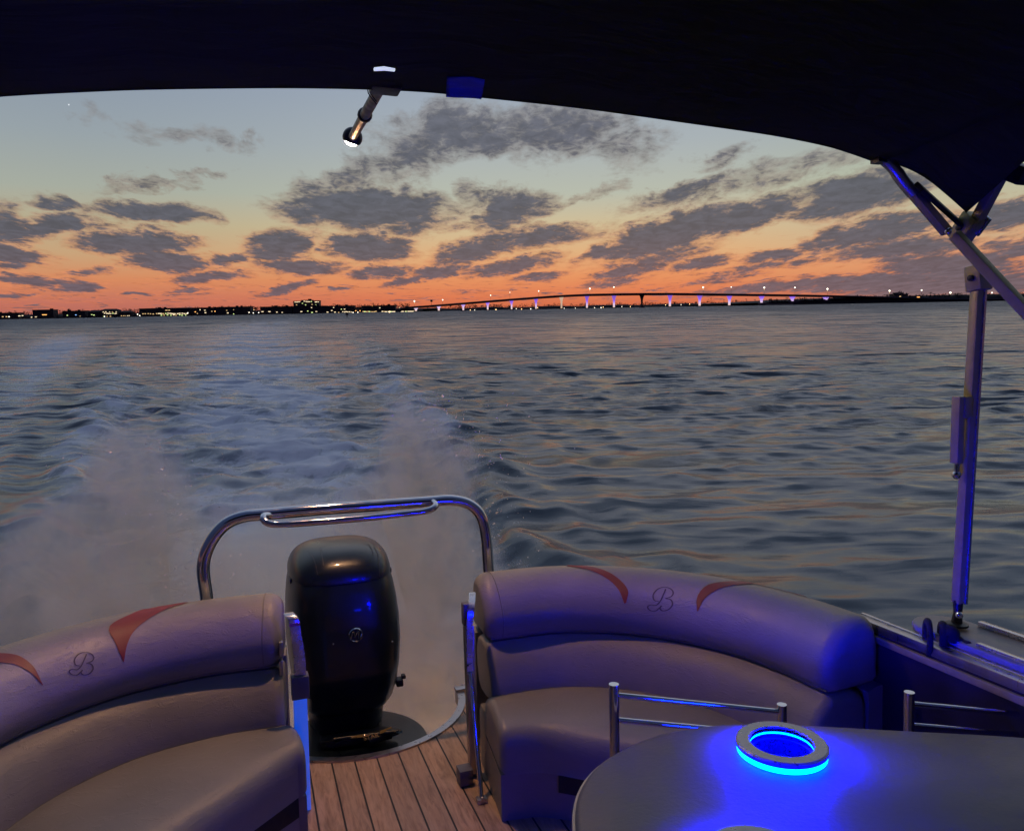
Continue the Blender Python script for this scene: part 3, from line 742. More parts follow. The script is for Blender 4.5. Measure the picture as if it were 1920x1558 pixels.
    m = MB(); m.sphere(ay(1778, 434, Y - .02), .010, 8); m.build('knob', M['chrome'], t)
    # support pole down to the ledge
    foot = az(1794, 1160, .71); topp = ax(1835, 535, X)
    t2 = thing('canopy_pole', 'upright aluminium pole carrying the canopy above the right rail', 'pole', foot)
    a = ay(1798, 1130, foot[1]); d = (topp - a)
    m = MB(); m.bar(a, topp, .036, .030, (0, 1, 0)); m.build('tube', M['aluw'], t2, bevel=.006)
    m = MB(); m.bar(a + [.008, -.0172, 0], topp + [.008, -.0172, 0], .008, .005, (0, 1, 0)); m.build('track', M['alub'], t2)
    def on(py): k = (py - 1130) / (535 - 1130); return a + d * k
    p0, p1 = on(742), on(775)
    m = MB(); m.box((p0 + p1) / 2 + [-.030, 0, 0], (.030, .035, abs(p1[2] - p0[2]) + .01)); m.build('bracket', M['aluw'], t2, bevel=.003)
    q0, q1 = on(738), on(862)
    m = MB(); m.bar(q0 + [-.052, 0, 0], q1 + [-.045, 0, 0], .024, .028, (0, 1, 0)); m.build('stay', M['aluw'], t2, bevel=.003)
    m = MB(); c = on(878) + [-.042, 0, 0]; m.tube([on(862) + [-.043, 0, 0], c], .008, 10); m.sphere(c + [0, 0, -.010], .013, 8); m.build('stay_pin', M['chrome'], t2)
    m = MB(); m.tube([a + [-.004, 0, .01], a + [-.004, 0, -.03], foot + [0, 0, -.01]], [.015, .012, .016], 12); m.build('foot_fork', M['satin'], t2)
    m = MB(); m.sphere((a + foot) / 2 + [-.018, -.02, -.005], .011, 8); m.build('foot_pin', M['chrome'], t2)
    m = MB(); m.lathe([(.032, 0), (.032, .006), (.018, .010), (.0001, .010)], (foot[0], foot[1], .690), 20); m.build('foot_plate', M['satin'], t2)
    # hanging lamp on its folded mast
    ym = 2.9
    g = ay(661, 258, ym); tp = ay(712, 166, 1.72)
    t3 = thing('mast_lamp', 'lit round white lamp with black cap on a short mast hanging from the canopy', 'lamp', tp)
    kink = tp + (g - tp) * .42; ax_ = nz(tp - g)
    MB().tube([g + ax_ * .034, kink, tp + ax_ * .02], [.016, .0150, .0125], 14).build('mast', M['satg'], t3)
    MB().tube([kink - ax_ * .012, kink - ax_ * .006, kink + ax_ * .010, kink + ax_ * .016], [.017, .021, .021, .017], 14).build('collar', M['satin'], t3)
    # globe with cap tilted away from the viewer
    view = nz(C0 - g); capdir = nz(np.array([.24, 0, .76]) + view * .45)
    x = nz(np.cross(capdir, [0, 0, 1])); rot = np.stack([x, np.cross(capdir, x), capdir], 1)
    r = .034
    MB().lathe([(max(1e-4, r * .9 * math.sin(a)), -r * .9 * math.cos(a)) for a in np.linspace(0, R(78), 12)], g, 28, rot).build('globe', M['bulb'], t3)
    MB().lathe([(r * 1.08 * math.sin(a), -r * 1.08 * math.cos(a)) for a in np.linspace(R(66), R(179.9), 14)], g, 28, rot).build('cap', M['satin'], t3)
    for dx in (0, .006):
        w = MB(); w.tube(crom([tp + [-.018 - dx, 0, .01], tp + [-.02 - dx, 0, -.012], tp + [-.008, 0, -.03 - dx]], 10)[0], .0012, 6); w.build('wire', M['rub'], t3)
    br = ay(728, 150, Y - .02); m = MB(); m.box(ay(722, 160, Y + .01) , (.065, .05, .03)); m.build('mount', M['satin'], t3, bevel=.006)
    rb = surf_bvh(rf)
    def und(px, py, d=.006):
        h_ = hit(rb, px, py)
        return (h_[0] + nz(C0 - h_[0]) * d) if h_ is not None else ay(px, py, Y - .004)
    ps = [und(q[0], q[1], .012) for q in ((701, 127), (720, 125), (741, 129), (741, 133), (722, 131), (702, 132))]
    m = MB(); m.fan(ps); m.fan([p + [0, .006, 0] for p in ps][::-1]); m.build('reflector', M['deco'], t3)
    # blue webbing tab folded over the hem
    t4 = [und(838, 142), und(875, 141), und(909, 148)]; b4 = [ay(836, 179, Y - .012), ay(870, 182, Y - .012), ay(902, 184, Y - .012)]; mid4 = [und(837, 163), und(873, 165), und(905, 170)]; M4, _ = crom(mid4, 10)
    T4, _ = crom(t4, 10); B4, _ = crom(b4, 10); rows = []
    for i, (a_, b_) in enumerate(zip(T4, B4)):
        rows.append([(a_ + (M4[i] - a_) * k / 6 if k < 6 else M4[i] + (b_ - M4[i]) * (k - 6) / 3) + np.array([0, 0, -.0015 - .0015 * math.sin(k * 1.6 + i * .5)]) for k in range(10)])
    o = MB().grid(rows).build('webbing_tab', M['tape'], base=tuple(T4[5])); tag(o, 'bright blue webbing tab hanging over the canopy hem', 'strap')
    md = o.modifiers.new('thick', 'SOLIDIFY'); md.thickness = .003
    return g, capdir
M['satg'] = mat('grey_mast_paint', (.045, .05, .055), .5, .1, var=.15, nscale=30)
LG, LCAP = canopy()

# ------------------------------------------------------------------ water
AXW = RBW[:, 1][:2] / np.linalg.norm(RBW[:, 1][:2]); NXW = np.array([AXW[1], -AXW[0]])
STERN = b2w((.4, 3.5, -.4))[:2]
def water():
    rr = []; r = 2.4
    while r < 30000:
        rr.append(r); step = max(.55 * r * r / 1690 / 1.0, .022)
        if r > 90: step = min(step, max(4.2, .055 * r))
        r += step
    rr = np.array(rr)
    th = np.concatenate([np.linspace(-180, -46, 30)[:-1], np.linspace(-46, 44, 1000), np.linspace(44, 180, 31)[1:-1]])
    a = np.radians(th); A, RRr = np.meshgrid(a, rr); X = RRr * np.sin(A); Y = RRr * np.cos(A)
    dr = np.gradient(rr)[:, None] * np.ones_like(X); dt = RRr * np.radians(.09); cell = np.maximum(dr, dt)
    Z = np.zeros_like(X); g = np.random.default_rng(11)
    wd0 = R(96)
    DX = np.zeros_like(X); DY = np.zeros_like(X)
    N = 110
    for i in range(N):
        lam = .30 * (9. / .30) ** (i / N); lam *= g.uniform(.95, 1.05)
        ang = wd0 + g.normal(0, .34 if lam > 1.5 else .46); k = 2 * math.pi / lam
        amp = .0066 * lam ** .70 / (1 + (lam / 2.6) ** 2.2) * g.uniform(.5, 1.3)
        ph = g.uniform(0, 6.28); fade = np.clip((lam / cell - 2.0) / 2., 0, 1)
        p = k * (X * math.cos(ang) + Y * math.sin(ang)) + ph
        # slow wobble of phase so that crests break up
        p += .45 * np.sin(k * .23 * (X * math.cos(ang + 1.3) + Y * math.sin(ang + 1.3)) + ph * 3)
        Z += amp * fade * np.sin(p)
        DX += math.cos(ang) * amp * fade * np.cos(p) * .8; DY += math.sin(ang) * amp * fade * np.cos(p) * .8
    gust = .75 + .35 * np.sin(X * .05 + 2.1 * np.sin(Y * .021)) * np.sin(Y * .033 + 1.2)
    Z *= gust * (.42 + .58 * np.clip((RRr - 7) / 14, 0, 1))
    S = (X - STERN[0]) * AXW[0] + (Y - STERN[1]) * AXW[1]; Nn = (X - STERN[0]) * NXW[0] + (Y - STERN[1]) * NXW[1]
    crest_w = 1.
    Nn = Nn - .00035 * np.clip(S - 30, 0, 300) ** 2 * .6
    sp = S > 0; Sc = np.clip(S, 0, None)
    hw = 1.7 + .115 * Sc; u = Nn / hw
    inside = np.exp(-(np.clip(np.abs(u) - .85, 0, None) / .10) ** 2) * sp
    dec = 1 / (1 + Sc / 55)
    wob = .10 * np.sin(S * 1.3) + .07 * np.sin(S * 3.1 + 1)
    crest = np.exp(-((np.abs(u) - 1.04 - wob * .6) / (.13)) ** 2) * sp
    Z = Z * (1 - .6 * inside)
    Z += crest * (.15 * dec + .03) * (.7 + .5 * np.sin(S * 2.1 + Nn * 1.4) * np.sin(S * .9 + 2 * Nn))
    Z -= inside * .10 * np.exp(-Sc / 18)
    # churned water between the crests
    ch = np.zeros_like(X)
    for i in range(46):
        lam = g.uniform(.35, 1.9); an = g.uniform(0, 6.28); k = 2 * math.pi / lam
        fade = np.clip((lam / cell - 2.2) / 2.5, 0, 1)
        ch += .006 * lam ** .7 * fade * np.sin(k * (X * math.cos(an) + Y * math.sin(an)) + g.uniform(0, 6.28) + np.sin(X * .8 + i) * 1.3)
    Z += ch * inside * (.8 + .8 * np.exp(-Sc / 14))
    # steeper secondary wash outside
    for sgn, off, amp in ((1, 1.28, .05), (1, 1.6, .035), (-1, 1.35, .06), (-1, 1.75, .05)):
        Z += amp * dec * sp * np.exp(-((u * sgn - off) / .09) ** 2)
    near = np.exp(-Sc / 10)
    foam = sp * (inside * (.42 * np.exp(-Sc / 6) + .30 * np.exp(-Sc / 110)) * (1 + .5 * np.sin(S * .45 + 1.7 * np.sin(Nn * .8)) * np.sin(Nn * 1.1 + S * .21)) + crest * .62 * np.exp(-Sc / 60) * np.clip((Sc - 4) / 5, 0, 1))
    core = np.exp(-(Nn / (1.2 + .065 * Sc)) ** 2) * sp * (.8 + .2 * np.sin(S * .7 + 2 * np.sin(Nn * 1.3)))
    foam *= np.clip((1.0 + .10 * Sc - Nn) / .5, 0, 1) * (Sc < 9) + (Sc >= 9)
    foam = np.maximum(foam, core * (.95 * np.exp(-Sc / 320)))
    lw = np.exp(-((u + 1.55) / .30) ** 2) * sp * .7 * np.exp(-((Sc - 60) / 55) ** 2)
    foam = np.maximum(foam, lw)
    Z -= RRr ** 2 / (2 * 6.37e6) * 0
    XX = X + DX * gust; YY = Y + DY * gust
    nr, na = X.shape
    V = np.stack([XX, YY, Z], -1).reshape(-1, 3).astype(np.float32)
    idx = np.arange(nr * na).reshape(nr, na)
    q = np.stack([idx[:-1, :-1], idx[:-1, 1:], idx[1:, 1:], idx[1:, :-1]], -1)[:, ::1].reshape(-1, 4)
    me = bpy.data.meshes.new('water'); nf = len(q)
    me.vertices.add(len(V)); me.vertices.foreach_set('co', V.ravel())
    me.loops.add(nf * 4); me.loops.foreach_set('vertex_index', q[:, ::-1].astype(np.int32).ravel())
    me.polygons.add(nf); me.polygons.foreach_set('loop_start', np.arange(0, nf * 4, 4, dtype=np.int32)); me.polygons.foreach_set('loop_total', np.full(nf, 4, np.int32))
    me.polygons.foreach_set('use_smooth', np.ones(nf, bool))
    me.update(calc_edges=True)
    at = me.attributes.new('foam', 'FLOAT', 'POINT'); at.data.foreach_set('value', foam.astype(np.float32).ravel())
    m, t, b = newmat('sea_water')
    tc = t.new('ShaderNodeTexCoord').outputs['Object']
    at = t.new('ShaderNodeAttribute'); at.attribute_name = 'foam'; fo = at.outputs['Fac']
    sp_ = t.new('ShaderNodeSeparateXYZ'); t.link(tc, sp_.inputs[0])
    dist = t.vm('LENGTH', tc)
    f1 = t.noise(tc, .9, 8, .68, .8); f2 = t.noise(t.mapping(tc, scale=(1.6, .7, 1)), 3.1, 6, .65, .5)
    fm = t.math('ADD', t.math('MULTIPLY', f1.outputs[0], .6), t.math('MULTIPLY', f2.outputs[0], .4))
    thr = t.math('SUBTRACT', fm, t.math('SUBTRACT', .62, t.math('MULTIPLY', fo, .30)))
    fmask = t.math('MULTIPLY', t.mr(thr, -.02, .12), t.mr(fo, .02, .25, 0, .9))
    big = t.noise(t.mapping(tc, scale=(.35, 1, 1)), .035, 3, .5)
    base = t.mix(big.outputs[0], c4((.020, .034, .050)), c4((.032, .048, .066)))
    base = t.mix(t.mr(fo, 0., .9, 0, .9), base, c4((.42, .45, .50)))  # wake paler: foam, and reflected sky put into the colour too
    t.link(t.mix(fmask, base, c4((.88, .90, .94))), b.inputs['Base Color'])
    b.inputs['IOR'].default_value = 1.45; b.inputs['Specular Tint'].default_value = (.66, .86, 1., 1)
    t.link(t.math('MAXIMUM', t.mr(dist, 10, 400, .20, .42), t.math('MULTIPLY', fmask, .75)), b.inputs['Roughness'])
    # facets: sampled slopes at three sizes, the finest fading near the boat where the sea looks smoothed
    def slope(scale, sc, det, dist_, a, b_, c_, d_):
        n = t.noise(t.mapping(tc, rot=(0, 0, R(5)), scale=(sc, 1, 1)), scale, det, .6, dist_)
        return t.vm('SCALE', t.vm('SUBTRACT', n.outputs['Color'], (.5, .5, .5)), t.mr(dist, a, b_, c_, d_, True))
    sl = t.vm('ADD', t.vm('ADD', slope(2.6, .17, 7, .9, 6, 32, .24, 1.0), slope(.55, .22, 6, .6, 12, 120, .16, .9)), t.vm('ADD', slope(.16, .33, 5, .5, 60, 260, 0., .8), slope(.05, .30, 5, .4, 200, 900, 0., .8)))
    nm = t.new('ShaderNodeNewGeometry').outputs['Normal']
    cbn = t.new('ShaderNodeCombineXYZ'); t.link(t.mr(dist, 20, 250, 0., -.17), cbn.inputs[1])
    nrm = t.vm('NORMALIZE', t.vm('ADD', t.vm('ADD', nm, cbn.outputs[0]), t.vm('SCALE', t.vm('MULTIPLY', sl, (1.5, 4.1, 0)), t.math('SUBTRACT', 1., t.math('MULTIPLY', fo, .55)))))
    t.link(nrm, b.inputs['Normal'])
    me.materials.append(m)
    o = bpy.data.objects.new('water', me); COL.objects.link(o); tag(o, 'dark choppy evening sea with the foaming wake of the boat', kind='structure')
water()
# bed of land below the horizon line is hidden; the land itself is terrain strips on the water

# ------------------------------------------------------------------ spray thrown up behind the stern
def blobs(t, vec, els):
    out = None
    for c, r in els:
        l = t.vm('LENGTH', t.mapping(vec, loc=tuple(-c[i] / r[i] for i in range(3)), scale=tuple(1 / x for x in r)))
        v = t.math('SUBTRACT', 1., l)
        out = v if out is None else t.math('MAXIMUM', out, v)
    return out
def plume(label, els, dens, nsc, lo, hi, colr=(.80, .82, .90)):
    mn = np.min([np.array(c) - np.array(r) * 1.12 - .26 for c, r in els], 0); mx = np.max([np.array(c) + np.array(r) * 1.12 + .26 for c, r in els], 0)
    mn[1] = max(mn[1], 3.75); mn[2] = max(mn[2], -.75)
    c = (mn + mx) / 2; base = (c[0], c[1], mn[2])
    m = bpy.data.materials.new('spray_mist'); m.use_nodes = True; t = NT(m.node_tree)
    t.n.remove(t.n['Principled BSDF']); out = t.n['Material Output']
    tc = t.vm('ADD', t.new('ShaderNodeTexCoord').outputs['Object'], tuple(base))
    w = t.noise(t.mapping(tc, scale=(1.1, .8, .9)), nsc, 5, .62, .4)
    w2 = t.vm('SCALE', t.vm('SUBTRACT', w.outputs['Color'], (.5, .5, .5)), .85)
    e = blobs(t, t.vm('ADD', tc, w2), els)
    n2 = t.noise(t.mapping(tc, scale=(1, .8, .7)), nsc * 3.2, 4, .6, .5)
    d = t.math('MULTIPLY', t.mr(e, lo, hi), t.mr(n2.outputs[0], .38, .62, .03, 1.))
    v = t.new('ShaderNodeVolumeScatter'); v.inputs['Color'].default_value = c4(colr); v.inputs['Anisotropy'].default_value = .25
    t.link(t.math('MULTIPLY', d, dens), v.inputs['Density']); t.link(v.outputs[0], out.inputs['Volume'])
    mb = MB(); mb.box(c, mx - mn); o = mb.build('spray_plume', m, base=base, smooth=False, bevel=.12)
    tag(o, label, kind='stuff'); return o
plume('tall soft plume of white spray rising left of the outboard motor', [((-.74, 5.6, .22), (.50, 1.0, 1.12)), ((-.90, 5.4, -.10), (1.0, 1.3, 1.05)), ((-1.15, 5.0, -.45), (1.75, 1.3, .98))], 11., 1.7, .02, .34, (.40, .56, .97))
plume('jagged plume of white spray rising right of the outboard motor', [((1.22, 5.5, .45), (.40, .8, .95)), ((1.02, 5.3, -.05), (.70, 1.1, 1.0)), ((.95, 4.9, -.4), (1.05, 1.2, .85))], 12., 2.3, .02, .32, (.40, .56, .97))
plume('low churned mist and foam directly behind the outboard motor', [((.35, 4.8, -.30), (1.2, 1.05, 1.0)), ((.25, 6.2, -.35), (.9, 1.3, .95))], 4.2, 1.6, .0, .5, (.40, .56, .97))
def droplets():
    mb = MB(); g = random.Random(5)
    def tri(c, r):
        b = len(mb.v); q = [np.array([g.gauss(0, 1) for _ in range(3)]) for _ in range(4)]
        for x in q: mb.v.append(tuple(c + nz(x) * r))
        for f in ((0, 1, 2), (0, 2, 3), (0, 3, 1), (1, 3, 2)): mb.f.append(tuple(b + i for i in f))
    for k in range(2400):
        if g.random() < .6: c = np.array([1.42 + g.gauss(0, .16), 5.2 + g.gauss(0, .5), g.uniform(-.3, 1.35)]); c[0] += (.6 - c[2]) * .20
        else: c = np.array([-.42 + g.gauss(0, .2), 5.4 + g.gauss(0, .5), g.uniform(-.2, 1.1)]); c[0] += (.6 - c[2]) * .5
        tri(c, abs(g.gauss(.003, .003)) + .0015)
    o = mb.build('spray_droplets', mat('water_droplet', (.75, .78, .85), .3), base=(0, 5.2, 0)); tag(o, 'fine water droplets flying off the spray plumes', kind='stuff')
droplets()

# ------------------------------------------------------------------ far shore, buildings, bridge
FW = WORLD
LM = dict(
    land=mat('dark_shore', (.022, .020, .022), .9, nscale=.05), tree=mat('dusk_foliage', (.030, .034, .028), .9, nscale=.3, var=.4),
    sand=mat('sandy_bank', (.30, .24, .20), .9, nscale=.1), trunk=mat('bark', (.05, .04, .035), .9),
    wall=mat('dusk_wall', (.085, .070, .072), .85, nscale=.2), wall2=mat('grey_wall', (.10, .088, .088), .85, nscale=.2), wall3=mat('tan_wall', (.20, .15, .12), .8, nscale=.2),
    roof=mat('dark_roof', (.03, .027, .03), .85, nscale=.2), deck=mat('bridge_concrete', (.075, .062, .075), .8, nscale=.08),
    side=mat('bridge_parapet', (.16, .14, .15), .8, nscale=.08), pierd=mat('unlit_pier_concrete', (.09, .075, .085), .8),
    win=emis('warm_window', (1., .66, .30), 1.0), winw=emis('white_window', (1., .80, .50), 1.5), wing=emis('greenish_window', (.75, .95, .35), 1.5),
    winb=emis('blue_window', (.25, .5, 1.), 2.), wino=emis('orange_window', (1., .45, .12), 2.4), lampw=emis('white_street_light', (1., .90, .72), 3.5), lampo=emis('amber_street_light', (1., .60, .25), 5.),
    post=mat('lamp_post_metal', (.25, .25, .25), .5), purple=None,
)
def pier_glow():
    m, t, b = newmat('violet_glow_concrete'); tc = t.new('ShaderNodeTexCoord').outputs['Object']
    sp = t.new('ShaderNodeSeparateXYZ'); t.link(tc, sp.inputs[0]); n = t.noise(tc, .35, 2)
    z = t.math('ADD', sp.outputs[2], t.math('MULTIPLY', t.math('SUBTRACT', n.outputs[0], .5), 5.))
    c = t.ramp(t.mr(z, 0., 17., smooth=False), [(0, (.85, .60, .42)), (.35, (.75, .55, .80)), (.7, (.30, .12, .85)), (1., (.22, .10, .55))])  # floodlight on the concrete put into the emission colour, graded by height
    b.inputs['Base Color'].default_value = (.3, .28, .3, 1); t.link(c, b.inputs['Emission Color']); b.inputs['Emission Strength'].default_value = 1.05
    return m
LM['lit'] = pier_glow()
LM['warm'] = emis('warm_glow_concrete', (.85, .58, .40), .7, (.3, .28, .25))  # floodlight put in as one even warm emission
def hz(px): return 579 - .0187 * (px - 960)
DS = 1500.
def shore():
    # low land strips: a bank with an uneven profile
    def strip(pts, D, depth, name, lab, m):
        mb = MB(); rows = []
        for px, top in pts:
            p = wd(px, hz(px), D); h = (hz(px) - top) * D / F + HW
            x = p[0]
            rows.append([(x, D, -1.), (x, D + 2, max(.6, h * .35)), (x, D + 14, h), (x, D + depth, h), (x, D + depth + 20, -1.)])
        mb.grid(rows); o = mb.build(name, m, base=(0, D, 0), frame=FW, auto=60); tag(o, lab, kind='structure')
    g = random.Random(3)
    pts = [(px, hz(px) - (4.2 + 1.4 * math.sin(px * .03) + g.uniform(-.6, .6))) for px in range(-900, 800, 9)]
    strip(pts, DS, 400, 'shore_land', 'low dark shore behind the bay on the left', LM['land'])
    pts = [(px, hz(px) - (3.0 + .8 * math.sin(px * .05) + g.uniform(-.5, .5))) for px in range(760, 1480, 9)]
    strip(pts, DS + 300, 400, 'shore_land', 'low dark shore seen under the bridge', LM['land'])
    pts = []
    for px in range(1425, 2900, 8):
        u = min(1, (px - 1425) / 200); h = 2.0 + 6.0 * u ** .7 + (2.0 if px > 1560 else 0) * min(1, (px - 1560) / 80) + g.uniform(-.5, .5)
        pts.append((px, hz(px) - h))
    strip(pts, DS - 260, 500, 'shore_land', 'dark wooded bank at the right end of the bridge', LM['land'])
    mb = MB(); D = DS - 264
    rows = [[(wd(px, 570, D)[0], D - 1, -.5), (wd(px, 570, D)[0], D - 1, 1.3 + .7 * math.sin((px - 1436) / 52 * 3.1)), (wd(px, 570, D)[0], D + 12, 2.0)] for px in range(1436, 1490, 4)]
    mb.grid(rows); tag(mb.build('beach', LM['sand'], base=(0, D, 0), frame=FW), 'pale lit strip of sand below the right end of the bridge', kind='structure')
shore()
def clump(mb, c, r, g, n=16, flat=1.):
    for _ in range(n):
        d = nz([g.gauss(0, 1) for _ in range(3)]) * r * g.uniform(.45, 1.05); d[2] *= flat; q = c + d; s = r * g.uniform(.22, .5)
        b = len(mb.v); 
        for k in range(4): mb.v.append(tuple(q + nz([g.gauss(0, 1) for _ in range(3)]) * s))
        mb.f += [(b, b + 1, b + 2), (b, b + 2, b + 3), (b, b + 3, b + 1), (b + 1, b + 3, b + 2)]
def woods():
    g = random.Random(21)
    def band(x0, x1, D, hfun, lab, step=3.2):
        mb = MB(); x = x0
        while x < x1:
            h = hfun(x) * D / F; p = wd(x, hz(x), D)
            r = g.uniform(1.6, 3.2)
            for k in range(3):
                zz = HW + h - r * .8 - k * 3.2
                if zz > .5: clump(mb, np.array([p[0] + g.uniform(-2, 2), D + g.uniform(-12, 6), zz + g.uniform(-1.5, .5)]), r * (1 + .25 * k), g, 11)
            x += step * g.uniform(.5, 1.2)
        o = mb.build('treeline', LM['tree'], base=(0, D, 0), frame=FW); tag(o, lab, 'woodland', kind='stuff')
    nn = lambda x: math.sin(x * .11) + .6 * math.sin(x * .27 + 1) + .5 * math.sin(x * .61 + 2)
    band(-300, 770, DS + 60, lambda x: 11. + 2.6 * min(1, max(0, (x - 180) / 120)) + 1.2 * nn(x), 'dark line of trees among the shore buildings on the left')
    band(800, 1460, DS + 340, lambda x: 6.5 + 1.3 * nn(x) + 2.4 * max(0, math.exp(-((x - 890) / 60) ** 2)), 'low dark tree line seen under the bridge')
    band(1440, 2250, DS - 240, lambda x: 7.5 + 5 * min(1, max(0, (x - 1440) / 190)) + .7 * nn(x), 'dark trees on the bank at the right end of the bridge', 3.)
woods()
def tree(px, top, D, kind, label, group):
    p = wd(px, hz(px), D); H = (hz(px) - top) * D / F + HW; g = random.Random(int(px * 7))
    b = (p[0], D, 0); t = thing('palm_tree' if kind else 'shore_tree', label, 'tree', b, FW, group)
    if kind:
        q = [np.array(b), np.array(b) + [g.uniform(-.6, .6), 0, H * .5], np.array(b) + [g.uniform(-1, 1), 0, H * .88]]
        MB().tube(crom(q, 8)[0], [.35] * 4 + [.25] * 4, 6).build('trunk', LM['trunk'], t)
        m = MB()
        for k in range(13):
            a = k * 2.4; L = g.uniform(2.3, 3.2); dr = g.uniform(.2, 1.)
            rows = []
            for i in range(6):
                u = i / 5; c = q[2] + np.array([math.cos(a) * L * u, math.sin(a) * L * u, .9 * math.sin(u * 2.2) - dr * 2.2 * u * u + .3]); w = .38 * math.sin(.3 + 2.6 * u)
                s = np.array([-math.sin(a), math.cos(a), 0]) * w; rows.append([c - s - [0, 0, .15], c, c + s - [0, 0, .15]])
            m.grid(rows)
        m.build('crown', LM['tree'], t)
    else:
        MB().tube([np.array(b), np.array(b) + [0, 0, H * .35], np.array(b) + [.4, 0, H * .62]], [.5, .4, .25], 6).build('trunk', LM['trunk'], t)
        m = MB()
        for k in range(9): clump(m, np.array([b[0] + g.gauss(0, 1.5), b[1] + g.gauss(0, 1.5), H * g.uniform(.52, .9)]), g.uniform(1.1, 2.1), g, 18)
        m.build('crown', LM['tree'], t)
palms = [(29, 582), (46, 583), (112, 581), (131, 578), (157, 579), (245, 581), (430, 573), (535, 571), (678, 572), (700, 573), (763, 574), (812, 572), (835, 571), (845, 573), (869, 568), (925, 570), (941, 569), (998, 569), (1028, 571), (1040, 568), (1071, 569), (1088, 569), (1190, 569), (1210, 566), (1333, 558), (1357, 562), (1400, 560), (1416, 561), (1475, 558), (1743, 547), (1751, 550), (1795, 549)]
for k, (px, top) in enumerate(palms):
    D = (DS + 20 if px < 780 else DS + 320 if px < 1435 else DS - 245)
    tree(px, top, D, 1, 'thin palm silhouette standing on the far shore', 'palms along the far shore')
for px, top in ((130, 580), (495, 576), (608, 573), (628, 575), (893, 571), (955, 572), (1264, 566), (1305, 565), (1380, 562), (1446, 559), (1455, 560), (1769, 550), (1792, 549), (1842, 548), (1885, 549)):
    D = (DS + 24 if px < 780 else DS + 322 if px < 1435 else DS - 243)
    tree(px, top, D, 0, 'small round dark tree on the far shore', 'round trees along the far shore')
def building(label, x0, x1, top, D, wins, wall='wall', roof=None, base=None, extra=None, cat='building', name='shore_building', th=16):
    p0 = wd(x0, hz(x0), D); p1 = wd(x1, hz(x1), D); xm = (x0 + x1) / 2; H = (hz(xm) - top) * D / F + HW; z0 = base if base is not None else 0
    c = ((p0[0] + p1[0]) / 2, D, z0); t = thing(name, label, cat, c, FW)
    W = p1[0] - p0[0]; k = D / F
    m = MB(); m.box((c[0], D + th / 2, (H + z0) / 2), (W, th, H - z0)); w = m.build('wall', LM[wall], t, smooth=False)
    if roof == 'hip':
        m = MB(); a, b_ = c[0] - W / 2 - 1, c[0] + W / 2 + 1; ym = D + th / 2
        v = [(a, D - 1, H), (b_, D - 1, H), (b_, D + th + 1, H), (a, D + th + 1, H), (a + W * .18, ym, H + 3.2), (b_ - W * .18, ym, H + 3.2)]
        m.v = v; m.f = [(0, 1, 5, 4), (1, 2, 5), (2, 3, 4, 5), (3, 0, 4), (3, 2, 1, 0)]; m.build('roof', LM['roof'], t, smooth=False)
    else:
        m = MB(); m.box((c[0], D + th / 2, H + .5), (W + 1.2, th + 1.2, 1.)); m.build('roof', LM['roof'], t, smooth=False)
        if W > 18:
            g = random.Random(int(x0)); 
            for _ in range(2):
                m = MB(); m.box((c[0] + g.uniform(-.35, .35) * W, D + th / 2, H + 1.9), (g.uniform(3, 6), 4, 2.2)); m.build('roof_plant', LM['roof'], t, smooth=False)
    # balcony floor lines
    fl = int((H - z0) // 3.4)
    for f in range(1, fl + 1):
        m = MB(); m.box((c[0], D - .5, z0 + f * 3.4 - .2), (W * .98, 1., .35)); m.build('balcony_slab', LM['wall2'], t, smooth=False)
    for (px, py, s, mm) in wins:
        q = wd(px, py, D - .4); m = MB(); m.box((q[0], D - .15, max(z0 + .8, q[2])), (s * k, .3, min(s, 1.6) * k * .8)); m.build('window', LM[mm], t, smooth=False)
    return t
def row(x0, x1, y, n, s, mm, j=.6, seed=1):
    g = random.Random(seed + int(x0)); return [(x0 + (x1 - x0) * (i + .5) / n + g.uniform(-j, j), y + g.uniform(-.5, .5), s * g.uniform(.7, 1.3), mm if g.random() < .8 else g.choice(['win', 'winw', 'wing'])) for i in range(n)]
D0 = DS - 6
building('wide low dark building with two pale dashes near the left end of the shore', -40, 36, 588, D0, [(5, 594, 3, 'win'), (12, 594, 3, 'win'), (36, 592.5, 4, 'winw'), (42, 592, 3, 'winw')])
building('flat roofed dark building with one wide orange window', 62, 101, 582, D0, [(82, 590.5, 6, 'wino'), (86, 590.5, 3, 'wino'), (67, 594.5, 3.5, 'winw'), (59, 595, 2.5, 'winw')])
building('dark building with a single blue light, left part of the shore', 118, 160, 584, D0, [(142, 590.5, 2.6, 'winb'), (126, 591.5, 2, 'wing'), (150, 593, 1.5, 'win')])
building('small low building with a faint greenish gable light', 166, 186, 585, D0, [(172, 590, 2.4, 'wing'), (176, 591, 2.4, 'wing')], roof='hip')
building('brightly lit waterside house with a cluster of white windows', 189, 221, 582.5, D0, row(190, 220, 585, 5, 2., 'winw', 1.) + row(194, 220, 588, 7, 2.8, 'winw', 1.2) + row(192, 210, 593, 3, 2., 'win'), roof='hip')
building('low house with short row of warm windows beside the bright house', 224, 246, 586, D0, row(226, 240, 592, 4, 2., 'win') + [(242, 592, 2, 'winw')], roof='hip')
building('long hotel with an unbroken row of bright yellow windows along its foot', 262, 357, 579, D0, row(265, 290, 588.5, 5, 2.2, 'win', .4) + row(291, 352, 588, 14, 3.2, 'winw', .8) + row(300, 350, 591, 9, 2.6, 'wing', 1.) + [(312, 582, 4, 'win'), (317, 582, 3, 'win')])
building('low block with scattered dim reddish windows right of the long hotel', 360, 399, 578, D0, [(366, 585, 2, 'wino'), (375, 581, 2, 'winw'), (384, 582, 3, 'winw'), (385, 586.5, 3, 'winw'), (397, 584, 2, 'win'), (370, 588, 1.5, 'win')])
